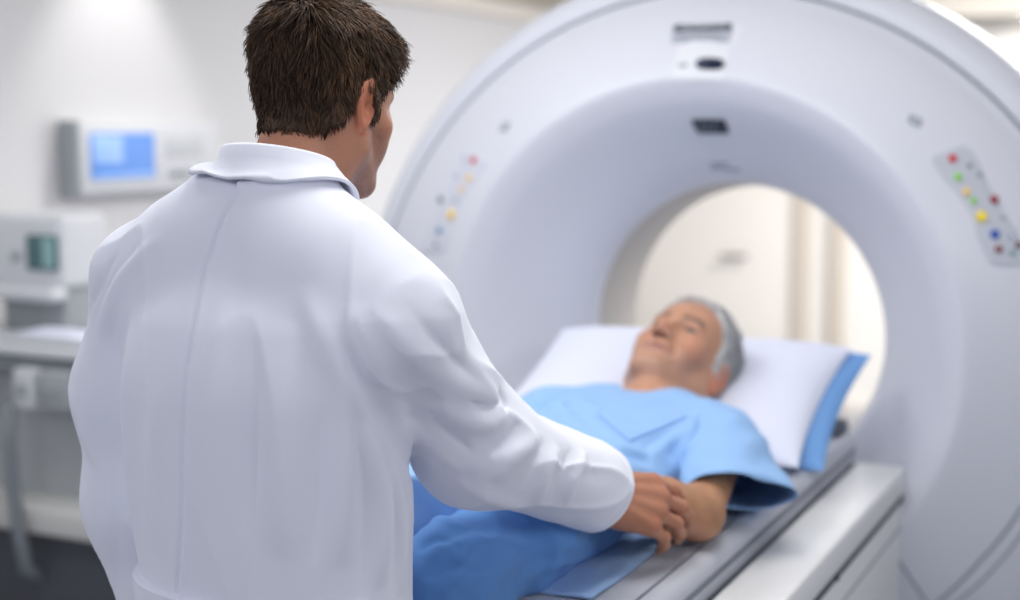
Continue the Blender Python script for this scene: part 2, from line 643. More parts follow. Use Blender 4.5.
box('under_shelf_shade_block', (TX0 + 0.05, TY0 + 0.03, 0.06), (TX1 - 0.06, TY1 - 0.03, 0.498), mat('under_shelf_shade_dark', srgb(74, 78, 84), 0.6), tr, 0.01)  # dark block standing in for the shade and base below the shelf


def bin_(x0, x1, z0, z1, m, label):
    t = box('storage_bin', (x0, TY0 - 0.035, z0), (x1, TY0 + 0.10, z1), m, None, 0.01)
    tag(t, label, 'bin', 'bins clipped to the trolley rail')
    box('label_plate', (x0 + 0.02, TY0 - 0.039, z0 + 0.035), (x1 - 0.02, TY0 - 0.033, z1 - 0.04), M_DEVG, t, 0.001)


bin_(-2.868, -2.795, 0.852, 0.962, mat('bin_white', srgb(206, 208, 210), 0.5), 'white bin clipped under the trolley rail, left of the grey bin')
bin_(-2.775, -2.67, 0.858, 0.962, mat('bin_grey', srgb(166, 170, 174), 0.5), 'grey bin clipped under the trolley rail, right of the white bin')

pm = empty('patient_monitor', (-3.0, 3.15, 1.02), 'pale desktop patient monitor with dark teal screen standing on the trolley', 'monitor')
mb = bmesh.new()
box_bm(mb, (-3.24, 3.02, 1.15), (-2.89, 3.22, 1.36), 0.025, 4)
bm_obj('housing', mb, M_DEV, pm)
s2 = box('screen', (-3.01, 3.008, 1.205), (-2.90, 3.026, 1.305), M_TEAL, pm, 0.004)
box('screen_graph', (-2.945, 3.004, 1.212), (-2.905, 3.012, 1.298), M_TEAL2, s2, 0.001)
box('front_lip', (-3.23, 2.985, 1.115), (-2.90, 3.06, 1.16), M_DEV, pm, 0.018, 4)
box('foot', (-3.16, 3.06, 1.019), (-2.92, 3.22, 1.155), M_DEVG, pm, 0.01)
bm = bmesh.new()
bmesh.ops.create_cone(bm, cap_ends=True, segments=20, radius1=0.014, radius2=0.012, depth=0.02, matrix=Matrix.Translation((-3.055, 3.015, 1.24)) @ Matrix.Rotation(math.pi / 2, 4, 'X'))
bm_obj('knob', bm, M_DEVG, pm)

tray = empty('instrument_tray', (-2.8, 2.93, 1.02), 'shallow white tray lying on the trolley top below the patient monitor', 'tray')
box('base', (-2.98, 2.86, 1.0205), (-2.62, 3.0, 1.026), M_DEV, tray, 0.002)
box('rim', (-2.98, 2.86, 1.0205), (-2.62, 2.868, 1.042), M_DEV, tray, 0.002)
pad = box('folded_towel', (-2.92, 2.875, 1.0262), (-2.72, 2.985, 1.05), M_PILLOW, None, 0.008)
tag(pad, 'folded white towel lying in the tray on the trolley', 'towel')
# ------------------------------------------------------------------ the scanner gantry
GX, GY, GZ = -0.928, 3.02, 1.163
PROFILE = [(0.45, 0.8), (0.447, 0.8796), (0.435, 0.9148), (0.4, 0.936), (0.36, 0.94), (0.1, 0.94), (0.055, 0.936), (0.025, 0.9219),
           (0.006, 0.8997), (0.0, 0.8816), (0.001, 0.8695), (0.014, 0.869), (0.014, 0.8632), (-0.003, 0.8625), (-0.008, 0.8531), (-0.018, 0.839),
           (-0.034, 0.8236), (-0.055, 0.8), (-0.1, 0.7291), (-0.145, 0.6524), (-0.172, 0.6028), (-0.186, 0.577), (-0.1895, 0.5675), (-0.1895, 0.560), (-0.1855, 0.545),
           (-0.178, 0.523), (-0.168, 0.5031), (-0.13, 0.4613), (-0.08, 0.4035), (-0.035, 0.355), (-0.018, 0.343), (-0.004, 0.3359), (0.012, 0.3326),
           (0.03, 0.331), (0.225, 0.321), (0.25, 0.3246), (0.33, 0.3617), (0.42, 0.429), (0.445, 0.4694), (0.45, 0.5098)]


def centre(r):
    """the outer ring sits lower and a little left of the bore"""
    return GX + np.interp(r, [0.33, 0.565, 0.86], [0.0, -0.042, -0.066]), GZ + np.interp(r, [0.33, 0.565, 0.86], [-0.010, -0.018, -0.125])


FACE = [p for p in PROFILE[13:34]]


def face_point(theta, r, lift=0.0):
    """a point on the front face at clock angle theta (0 = right, 90 = up) and radius r, and its outward normal"""
    R = [p[1] for p in FACE][::-1]
    D = [p[0] for p in FACE][::-1]
    d = np.interp(r, R, D)
    e = 0.006
    s = (np.interp(r + e, R, D) - np.interp(r - e, R, D)) / (2 * e)
    n2 = np.array([-1.0, s]) / math.hypot(1, s)           # (dv, dr)
    d, r = d + n2[0] * lift, r + n2[1] * lift
    c, q = math.cos(theta), math.sin(theta)
    cx, cz = centre(r)
    p = np.array([cx + r * c, GY + d, cz + r * q])
    return p, np.array([n2[1] * c, n2[0], n2[1] * q])


def lathe(name, prof, m, parent, seg=160, close=False):
    vs, fs = [], []
    k = len(prof)
    for j in range(seg):
        a = 2 * math.pi * j / seg
        for d, r in prof:
            cx, cz = centre(r)
            vs.append((cx + r * math.cos(a), GY + d, cz + r * math.sin(a)))
    for j in range(seg):
        j2 = (j + 1) % seg
        for i in range(k if close else k - 1):
            i2 = (i + 1) % k
            fs.append((j * k + i, j * k + i2, j2 * k + i2, j2 * k + i))
    o = from_arrays(name, vs, fs, m, parent)
    o.data.set_sharp_from_angle(angle=math.radians(55))
    return o


def face_patch(name, theta, r, half_s, half_t, lift0, lift1, m, parent, rot=0.0, corner=0.3, n=10):
    """rounded plate that follows the curved face: s runs along the ring, t outwards"""
    out = []
    rr = corner * min(half_s, half_t)
    for cx, cy, a0 in ((half_s - rr, half_t - rr, 0), (-half_s + rr, half_t - rr, 90), (-half_s + rr, -half_t + rr, 180), (half_s - rr, -half_t + rr, 270)):
        for k in range(5):
            a = math.radians(a0 + 22.5 * k)
            out.append((cx + rr * math.cos(a), cy + rr * math.sin(a)))
    rings = [(0.0, lift1)] if False else []
    vs, fs = [], []
    cr, sr = math.cos(rot), math.sin(rot)

    def put(x, y, lift):
        x, y = x * cr - y * sr, x * sr + y * cr
        _, nn = face_point(theta, r)
        slope = abs(nn[1])
        p, _ = face_point(theta - x / r, r + y * slope, lift)
        return p
    L = len(out)
    levels = [(k / n, lift1) for k in range(1, n + 1)] + [(1.0, lift0)]
    vs.append(put(0, 0, lift1))
    for s, lf in levels:
        for x, y in out:
            vs.append(put(x * s, y * s, lf))
    for j in range(L):
        fs.append((0, 1 + j, 1 + (j + 1) % L))
    for q in range(len(levels) - 1):
        for j in range(L):
            a, b = 1 + q * L + j, 1 + q * L + (j + 1) % L
            fs.append((a, a + L, b + L, b))
    o = from_arrays(name, vs, fs, m, parent)
    o.data.set_sharp_from_angle(angle=math.radians(50))
    return o


def face_button(name, theta, r, rad, m, parent, lift=0.004, h=0.006):
    p, n = face_point(theta, r, lift)
    bm = bmesh.new()
    Mx = Matrix.Translation(Vector(p)) @ Vector(n).to_track_quat('Z', 'Y').to_matrix().to_4x4()
    prof = [(1, 0), (1, 0.6), (0.85, 0.9), (0.5, 1.0)]
    rings = []
    for s, z in prof:
        rings.append([bm.verts.new(Mx @ Vector((rad * s * math.cos(a), rad * s * math.sin(a), z * h - 0.001))) for a in np.linspace(0, 2 * math.pi, 21)[:-1]])
    for a, b in zip(rings, rings[1:]):
        for j in range(20):
            bm.faces.new((a[j], a[(j + 1) % 20], b[(j + 1) % 20], b[j]))
    bm.faces.new(rings[-1])
    return bm_obj(name, bm, m, parent)


gan = empty('ct_scanner', (GX, GY, 0), 'large white ring-shaped CT scanner with control panels beside its round bore', 'scanner')
lathe('housing', PROFILE, M_PLASTIC, gan, close=True)
M_BORE = mat('bore_warm_lit_beige', srgb(196, 190, 184), 0.5, 0.35)  # beige puts the warm light from behind the ring into the bore wall
lathe('bore_warm_lit_wall', [(0.028, 0.3305), (0.031, 0.3285), (0.225, 0.3185), (0.25, 0.322), (0.33, 0.359), (0.33, 0.361), (0.25, 0.3245), (0.225, 0.321), (0.03, 0.331)], M_BORE, gan, close=True)
lathe('groove_strip', [(0.009, 0.8697), (0.009, 0.8628), (0.0155, 0.8628), (0.0155, 0.8697)], M_SEAM, gan, close=True)
# pedestal under the ring
pb = bmesh.new()
box_bm(pb, (GX - 0.86, GY + 0.05, 0.0), (GX + 0.86, GY + 0.44, 0.62), 0.05, 5)
bm_obj('pedestal', pb, M_PLASTIC, gan)
def face_line(name, pts, rad, m, parent):
    ps = []
    for (t0, r0), (t1, r1) in zip(pts, pts[1:]):
        for k in range(12):
            f = k / 12
            ps.append(face_point(math.radians(t0 + (t1 - t0) * f), r0 + (r1 - r0) * f, -rad * 0.4)[0])
    return tube(name, ps, rad, m, parent, n=6)


M_LABEL = mat('label_white', srgb(226, 228, 234), 0.5)
M_PANEL = mat('panel_grey', srgb(196, 200, 210), 0.45)
M_BLK = mat('display_black', srgb(26, 32, 44), 0.25, 0.5)
M_NAVY = mat('button_navy', srgb(16, 30, 56), 0.3, 0.5)
M_MARK = mat('mark_grey', srgb(140, 150, 160), 0.5)
BTN = {k: mat('button_' + k, srgb(*c), 0.35, 0.5) for k, c in dict(red=(205, 40, 52), dark_red=(150, 24, 38), green=(140, 214, 84), amber=(244, 205, 120), yellow=(252, 222, 28),
       blue=(18, 84, 176), brown=(140, 80, 84), teal=(120, 158, 160), slate=(130, 146, 158), dark_brown=(104, 70, 70), pale=(182, 190, 204), steel=(84, 140, 172), gold=(252, 214, 110)).items()}

D2R = math.pi / 180
# control panels left and right of the bore
RIGHT = [('red', 40.0, .691, .0085), ('slate', 38.0, .712, .005), ('slate', 36.1, .719, .005), ('green', 36.7, .674, .008), ('amber', 33.8, .671, .0075),
         ('green', 32.0, .674, .0065), ('dark_red', 31.5, .716, .0085), ('pale', 28.6, .713, .005), ('yellow', 29.0, .672, .0105), ('blue', 25.7, .681, .0095),
         ('pale', 25.2, .711, .005), ('brown', 23.1, .676, .008), ('teal', 22.3, .701, .006), ('dark_brown', 23.6, .719, .007)]
LEFT = [('red', 141.0, .676, .0085), ('pale', 141.5, .715, .005), ('amber', 144.7, .652, .008), ('amber', 147.5, .654, .006), ('pale', 149.9, .656, .006), ('gold', 153.3, .648, .0115),
        ('slate', 150.8, .712, .0075), ('steel', 157.1, .665, .0085), ('slate', 160.0, .660, .006), ('pale', 145.5, .70, .005)]
for tc, btns, m_p in ((31.0, RIGHT, M_PANEL), (150.8, LEFT, mat('panel_pale_lilac', srgb(212, 214, 226), 0.45))):
    cp = face_patch('control_panel', tc * D2R, .694 if tc < 90 else .676, .128, .052, -.002, .0035, m_p, gan)
    for c, th, r, rad in btns:
        face_button('button', th * D2R, r, rad, BTN[c], cp, 0.003, 0.007)
# small square icons
for th, r in ((48.7, .690), (131.8, .672)):
    ic = face_patch('indicator_icon', th * D2R, r, .013, .013, -.002, .0015, M_MARK, gan, rot=0.5)
    face_patch('icon_centre', th * D2R, r, .006, .006, .001, .0025, M_PANEL, ic, rot=0.5)
# plaque above the bore: printed label, oval button, little mark
pq = face_patch('plaque', 88.6 * D2R, .650, .066, .106, -.002, .0012, M_LABEL, gan, corner=0.12)
lb = face_patch('label', 89.3 * D2R, .706, .066, .030, .0005, .0022, mat('label_print', srgb(178, 182, 194), 0.5), pq, corner=0.1)
face_patch('label_bar', 89.45 * D2R, .734, .063, .014, .0015, .0032, mat('label_dark', srgb(38, 44, 60), 0.5), lb, corner=0.1)
rg = random.Random(5)
for k in range(9):
    face_patch('printed_mark', (92.9 - k * 0.9) * D2R, .735, .0035 + 0.0015 * rg.random(), .004, .003, .0038, M_PANEL, lb, n=2)
for k in range(8):
    face_patch('printed_mark', (93.2 - k * 1.05) * D2R, .700 + 0.012 * (rg.random() - .5), .005 + 0.003 * rg.random(), .006, .0018, .003, M_MARK, lb, n=2)
ob = face_patch('oval_button', 86.3 * D2R, .607, .031, .021, .0005, .005, M_NAVY, pq, corner=1.0)
face_patch('button_glyph', 87.6 * D2R, .607, .009, .006, .0045, .0056, mat('glyph_dim', srgb(74, 86, 108), 0.5), ob, n=2)
face_patch('plaque_mark', 91.9 * D2R, .603, .010, .006, .0008, .002, M_MARK, pq, n=2)
# status display and lettering on the inner flare
ds = face_patch('display', 89.1 * D2R, .461, .036, .0185, -.004, .004, M_BLK, gan, corner=0.25)
for k, w in enumerate((.006, .004, .005)):
    face_patch('display_digit', (91.6 - k * 1.7) * D2R, .461, w, .004, .0036, .0046, mat('digit_grey', srgb(120, 128, 140), 0.5), ds, n=2)
for k, (dth, r, w) in enumerate(((91.6, .377, .020), (93.6, .368, .014), (91.2, .367, .010), (88.0, .363, .016))):
    face_patch('printed_line', dth * D2R, r, w, .0028, -.001, .001, M_MARK, gan, n=4)
# cover seams low on the right
face_line('cover_seam', [(-40.6, .55), (-41.4, .62), (-42.2, .70)], .0028, M_SEAM, gan)
face_line('cover_seam', [(-4, .742), (-10, .735), (-19.2, .725), (-30.2, .708), (-39.9, .701), (-58, .700)], .0036, M_SEAM, gan)
face_line('cover_seam', [(-4, .764), (-10, .760), (-22.8, .745), (-37.3, .725), (-58, .720)], .0030, M_SEAM, gan)
# ------------------------------------------------------------------ the table, mattress, pillows
TZ = 0.93
TC = -0.926
tab = empty('scanner_table', (TC, 2.2, 0), 'white motorised patient table with side rails standing in front of the scanner', 'table')
TV0, TV1 = 1.60, 2.85
HB = 0.415
# side rails: flat top, rounded outer edge
for s, nm in ((1, 'side_rail'), (-1, 'side_rail')):
    x0, x1 = sorted((TC + s * 0.318, TC + s * HB))
    b = bmesh.new()
    box_bm(b, (x0, TV0, TZ - 0.055), (x1, TV1, TZ), 0.006, 3)
    bm_obj(nm, b, M_PLASTIC2, tab)
    xs = sorted((TC + s * (HB - 0.012), TC + s * (HB - 0.002)))
    box('gap_strip', (xs[0], TV0 + 0.01, TZ - 0.068), (xs[1], TV1 - 0.004, TZ - 0.055), M_DARK, tab, 0)
b = bmesh.new()
box_bm(b, (TC - HB + 0.008, TV0, TZ - 0.34), (TC + HB - 0.004, TV1 - 0.004, TZ - 0.067), 0.012, 3)
bm_obj('side_cover', b, M_PLASTIC2, tab)
b = bmesh.new()
box_bm(b, (TC - 0.322, TV0, TZ - 0.06), (TC + 0.322, TV1 + 0.02, TZ - 0.008), 0.01, 3)
bm_obj('cradle', b, M_MATD, tab)
b = bmesh.new()
box_bm(b, (TC - 0.24, TV0 + 0.22, 0.0), (TC + 0.24, TV1 - 0.25, TZ - 0.33), 0.04, 4)
bm_obj('pedestal', b, M_PLASTIC2, tab)
box('seam_line', (TC + HB - 0.006, TV0 + 0.02, TZ - 0.123), (TC + HB - 0.0025, TV1 - 0.02, TZ - 0.120), M_SEAM, tab, 0)
bm = bmesh.new()
bmesh.ops.create_cone(bm, cap_ends=True, segments=16, radius1=0.007, radius2=0.007, depth=0.006, matrix=Matrix.Translation((TC + HB - 0.001, 2.27, TZ - 0.061)) @ Matrix.Rotation(math.pi / 2, 4, 'Y'))
bm_obj('screw', bm, M_DARK, tab)

# mattress: flat pad with a raised rolled edge
MZ = 0.985
mt = empty('mattress_pad', (TC, 2.2, TZ), 'grey vinyl mattress pad with piped edges lying on the white table', 'mattress')


def soft_slab(name, x0, x1, y0, y1, z0, z1, r, m, parent, nx=24, ny=60, fn=None):
    vs, fs = [], []
    prof = []
    for k in range(7):
        a = math.pi / 2 * k / 6
        prof.append((r - r * math.sin(a), z1 - r + r * math.cos(a)) if False else (r * (1 - math.sin(math.pi / 2 - a)), z1 - r + r * math.sin(math.pi / 2 - a)))
    def outline(inset, z):
        pts = []
        rr = 0.05
        for cx, cy, a0 in ((x1 - rr, y1 - rr, 0), (x0 + rr, y1 - rr, 90), (x0 + rr, y0 + rr, 180), (x1 - rr, y0 + rr, 270)):
            for k in range(7):
                a = math.radians(a0 + 15 * k)
                pts.append((cx + (rr - inset) * math.cos(a), cy + (rr - inset) * math.sin(a), z))
        return pts
    b = bmesh.new()
    levels = [(0.004, z0), (0.0, z0 + 0.004), (0.0, z1 - r)]
    for k in range(1, 7):
        a = math.pi / 2 * k / 6
        levels.append((r * (1 - math.cos(a)), z1 - r + r * math.sin(a)))
    rings = [[b.verts.new(p) for p in outline(i, z)] for i, z in levels]
    n = len(rings[0])
    for u, v in zip(rings, rings[1:]):
        for j in range(n):
            b.faces.new((u[j], u[(j + 1) % n], v[(j + 1) % n], v[j]))
    b.faces.new(rings[-1])
    b.faces.new(rings[0][::-1])
    return bm_obj(name, b, m, parent, angle=60)


MX0, MX1 = TC - 0.312, TC + 0.312
soft_slab('pad', MX0, MX1, TV0 + 0.03, TV1 + 0.045, TZ - 0.006, MZ, 0.022, M_MATT, mt)
tube('piping', [(MX1 - 0.001, TV0 + 0.08, MZ - 0.03), (MX1 - 0.001, TV1 - 0.01, MZ - 0.03)], 0.005, M_MATD, mt, n=8)
tube('piping', [(MX0 + 0.001, TV0 + 0.08, MZ - 0.03), (MX0 + 0.001, TV1 - 0.01, MZ - 0.03)], 0.005, M_MATD, mt, n=8)
tube('seam', [(MX1 - 0.03, TV0 + 0.05, MZ - 0.001), (MX1 - 0.03, TV1 - 0.02, MZ - 0.001)], 0.003, M_MATD, mt, n=6)
# rolled cushion at the head end
tube('end_roll', [(MX0 + 0.04, TV1 - 0.0, MZ), (MX1 - 0.02, TV1 - 0.0, MZ)], 0.03, M_MATD, mt, n=16)


def sheet_mesh(name, x0, x1, y0, y1, zf, m, nx=30, ny=60, th=0.004):
    vs, fs = [], []
    X = np.linspace(x0, x1, nx)
    Y = np.linspace(y0, y1, ny)
    for lay in (1, 0):
        for y in Y:
            for x in X:
                vs.append((x, y, zf(x, y) + th * lay))
    K = nx * ny
    for j in range(ny - 1):
        for i in range(nx - 1):
            a = j * nx + i
            fs.append((a, a + 1, a + nx + 1, a + nx))
            fs.append((K + a, K + a + nx, K + a + nx + 1, K + a + 1))
    bd = [(i) for i in range(nx)] + [j * nx + nx - 1 for j in range(1, ny)] + [(ny - 1) * nx + i for i in range(nx - 2, -1, -1)] + [j * nx for j in range(ny - 2, 0, -1)]
    for a, c in zip(bd, bd[1:] + bd[:1]):
        fs.append((a, K + a, K + c, c))
    return from_arrays(name, vs, fs, m)


sh = sheet_mesh('bed_sheet', TC - 0.27, TC + 0.232, 1.66, 2.42,
                lambda x, y: MZ + 0.001 + 0.004 * (1 + math.sin(x * 37 + 3 * math.sin(y * 9))) * 0.5, M_SHEET)
tag(sh, 'light blue sheet spread on the grey mattress beneath the patient', 'sheet')


def cushion(name, m, W, L, T, Mx, n=40, dent=None, parent=None, edge=0.0):
    """plump pillow: W x L, thickness T, local z up"""
    vs, fs = [], []
    for side in (1, -1):
        for j in range(n + 1):
            for i in range(n + 1):
                s, t = 2 * i / n - 1, 2 * j / n - 1
                s, t = math.sin(s * math.pi / 2), math.sin(t * math.pi / 2)
                h = max(0.0, (1 - abs(s) ** 2.6)) ** 0.55 * max(0.0, (1 - abs(t) ** 2.6)) ** 0.55
                pull = 1 - 0.06 * (1 - abs(t)) * abs(s) ** 3 if False else 1
                x = s * W / 2 * (1 - 0.05 * (1 - t * t))
                y = t * L / 2 * (1 - 0.05 * (1 - s * s))
                q = vnoise(np.array([[x * 9, y * 9, side * 3.0]]), 5)[0] * 0.006 + vnoise(np.array([[x * 24, y * 20, side * 3.0]]), 7)[0] * 0.003
                z = side * (T / 2 * h + edge) + q * h
                if dent and side > 0:
                    for dx, dy, rx, ry, dd in dent:
                        z -= dd * math.exp(-((x - dx) / rx) ** 2 - ((y - dy) / ry) ** 2)
                vs.append(tuple(Mx @ Vector((x, y, z))))
    K = (n + 1) ** 2
    for j in range(n):
        for i in range(n):
            a = j * (n + 1) + i
            fs.append((a, a + 1, a + n + 2, a + n + 1))
            fs.append((K + a, K + a + n + 1, K + a + n + 2, K + a + 1))
    bd = [i for i in range(n + 1)] + [j * (n + 1) + n for j in range(1, n + 1)] + [n * (n + 1) + i for i in range(n - 1, -1, -1)] + [j * (n + 1) for j in range(n - 1, 0, -1)]
    for a, c in zip(bd, bd[1:] + bd[:1]):
        fs.append((a, K + a, K + c, c))
    return from_arrays(name, vs, fs, m, parent)


PM = Matrix.Translation((-0.945, 2.645, 1.083)) @ Matrix.Rotation(math.radians(21), 4, 'X')
pil = cushion('pillow', M_PILLOW, 0.64, 0.44, 0.15, PM, dent=[(0.06, -0.02, 0.11, 0.16, 0.045)])
tag(pil, 'plump white pillow with a light blue underside beneath the lying person\'s head', 'pillow')
PM2 = Matrix.Translation((-0.928, 2.695, 1.066)) @ Matrix.Rotation(math.radians(22), 4, 'X')
pil2 = cushion('underside_cover', M_BLUEP, 0.668, 0.42, 0.13, PM2, parent=pil)
pil2['label'] = 'light blue underside of the pillow'
# ------------------------------------------------------------------ people: heads and hands
def head_frame(yaw, pitch, roll=0.0):
    """columns right, forward, up for a standing head; yaw clockwise from +v"""
    x = np.array([math.cos(yaw), -math.sin(yaw), 0.0])
    y = np.array([math.sin(yaw), math.cos(yaw), 0.0])
    z = np.array([0, 0, 1.0])
    y2 = y * math.cos(pitch) - z * math.sin(pitch)
    z2 = z * math.cos(pitch) + y * math.sin(pitch)
    x2 = x * math.cos(roll) + z2 * math.sin(roll)
    z3 = z2 * math.cos(roll) - x * math.sin(roll)
    return np.stack([x2, y2, z3], 1)


def head_sdf(q, closed=0.0, smile=0.0, ears=True):
    """adult male head; q local: x right, y forward, z up, origin between the ears (metres)"""
    a = np.abs(q[:, 0])
    m = np.stack([a, q[:, 1], q[:, 2]], 1)                    # mirrored
    d = ell(q, (0, -0.004, 0.046), (0.0735, 0.096, 0.083))
    d = smin(d, ell(q, (0, 0.045, 0.045), (0.058, 0.050, 0.058)), 0.03)         # forehead
    d = smin(d, ell(q, (0, 0.040, -0.022), (0.056, 0.056, 0.075)), 0.03)        # mid face
    d = smin(d, rc(m, (0.056, 0.004, -0.052), (0.018, 0.076, -0.092), 0.016, 0.017), 0.03)   # jaw line
    d = smin(d, rc(m, (0.060, 0.002, 0.0), (0.056, 0.004, -0.052), 0.016, 0.016), 0.03)
    d = smin(d, ell(q, (0, 0.085, -0.090), (0.021, 0.017, 0.019)), 0.022)        # chin
    d = smin(d, ell(q, (0, 0.076, -0.052), (0.032, 0.026, 0.030)), 0.022)        # muzzle
    d = smin(d, ell(m, (0.046, 0.060, -0.014), (0.020, 0.022, 0.017)), 0.022)    # cheekbone
    d = smin(d, ell(m, (0.034, 0.068, -0.040), (0.018, 0.018, 0.022)), 0.022)    # cheek
    d = smax(d, -ell(m, (0.032, 0.103, 0.010), (0.020, 0.0195, 0.0135)), 0.012)    # eye socket
    d = smin(d, rc(m, (0.012, 0.0925, 0.026), (0.040, 0.0825, 0.031), 0.0085, 0.0075), 0.012)   # brow ridge
    # nose
    d = smin(d, rc(q, (0, 0.092, 0.022), (0, 0.114, -0.024), 0.0075, 0.0105), 0.014)
    d = smin(d, ell(q, (0, 0.117, -0.0265), (0.0105, 0.0100, 0.0090)), 0.008)
    d = smin(d, ell(m, (0.0125, 0.105, -0.0305), (0.0080, 0.0115, 0.0080)), 0.007)
    d = smax(d, -ell(m, (0.0070, 0.1085, -0.0385), (0.0036, 0.0058, 0.0050)), 0.004)
    # eyes: ball and lids
    ball = sph(m, (0.0315, 0.0795, 0.0085), 0.0125)
    lid = sph(m, (0.0315, 0.0795, 0.0085), 0.0142)
    zz = q[:, 2] - 0.0085
    cutu = zz - (0.0048 - 0.004 * closed) + ((a - 0.0315) / 0.014) ** 2 * 0.0040
    cutl = -zz - 0.0040 + ((a - 0.0315) / 0.014) ** 2 * 0.0030
    lids = np.maximum(lid, -np.maximum(cutu, cutl))
    d = smin(d, lids, 0.006)
    d = np.minimum(d, ball)
    # lips
    zl = -0.0585 + smile * (a / 0.026) ** 2 * 0.006
    up_ = rc(m, (0.0, 0.1015, -0.0555), (0.023, 0.089, -0.0585 + smile * 0.005), 0.0062, 0.0028)
    lo_ = rc(m, (0.0, 0.0995, -0.0665), (0.020, 0.088, -0.0610 + smile * 0.005), 0.0070, 0.0028)
    d = smin(d, up_, 0.006)
    d = smin(d, lo_, 0.006)
    slit = np.maximum(np.abs(q[:, 2] - zl) - 0.0010, np.maximum(a - 0.0255, 0.082 - q[:, 1]))
    d = smax(d, -slit, 0.003)
    d = smax(d, -ell(q, (0, 0.1045, -0.0455), (0.0035, 0.005, 0.007)), 0.006)    # philtrum
    d = smax(d, -rc(m, (0.022, 0.096, -0.030), (0.033, 0.0875, -0.055), 0.0018, 0.0015), 0.012)  # nasolabial fold
    # neck
    d = smin(d, rc(q, (0, -0.026, -0.045), (0, -0.058, -0.165), 0.0565, 0.064), 0.035)
    d = smin(d, rc(m, (0.054, -0.022, -0.028), (0.022, 0.022, -0.145), 0.011, 0.012), 0.03)   # neck muscle
    d = smin(d, ell(q, (0, 0.018, -0.105), (0.014, 0.016, 0.02)), 0.025)
    if not ears:
        return d
    # ears
    c, s = math.cos(0.10), math.sin(0.10)
    ex, ey, ez = a - 0.0785, q[:, 1] + 0.006, q[:, 2] - 0.002
    ux, uy = ex * c + ey * -s * -1 * 0 + 0, ey
    px = ex * c - (ey) * -s * 0 - 0
    fx = ex * c + ey * s                                     # out of the ear plane
    fy = -ex * s + ey * c                                    # along the ear, front to back
    t = ez * 0.10
    fy = fy - t
    w = 0.0175 - 0.004 * np.clip(-ez / 0.03, 0, 1)
    k = np.sqrt((fy / w) ** 2 + (ez / 0.0315) ** 2 + 1e-12)
    disc = np.maximum((k - 1) * 0.0165, np.abs(fx) - 0.0045)
    rim = np.sqrt(((k - 0.90) * 0.0165) ** 2 + (fx - 0.0035) ** 2) - 0.0042
    anti = np.sqrt(((k - 0.55) * 0.0165) ** 2 + (fx - 0.002) ** 2) - 0.0032
    anti = np.maximum(anti, fy - 0.006)
    ear = smin(disc, rim, 0.003)
    ear = smin(ear, anti, 0.003)
    ear = smax(ear, -np.sqrt((fx - 0.006) ** 2 + (fy - 0.004) ** 2 + (ez + 0.003) ** 2) + 0.0075, 0.004)
    tragus = np.sqrt((fx - 0.003) ** 2 + (fy - 0.0135) ** 2 + ((ez + 0.004) * 0.7) ** 2) - 0.0045
    ear = smin(ear, tragus, 0.004)
    d = smin(d, ear, 0.006)
    return d


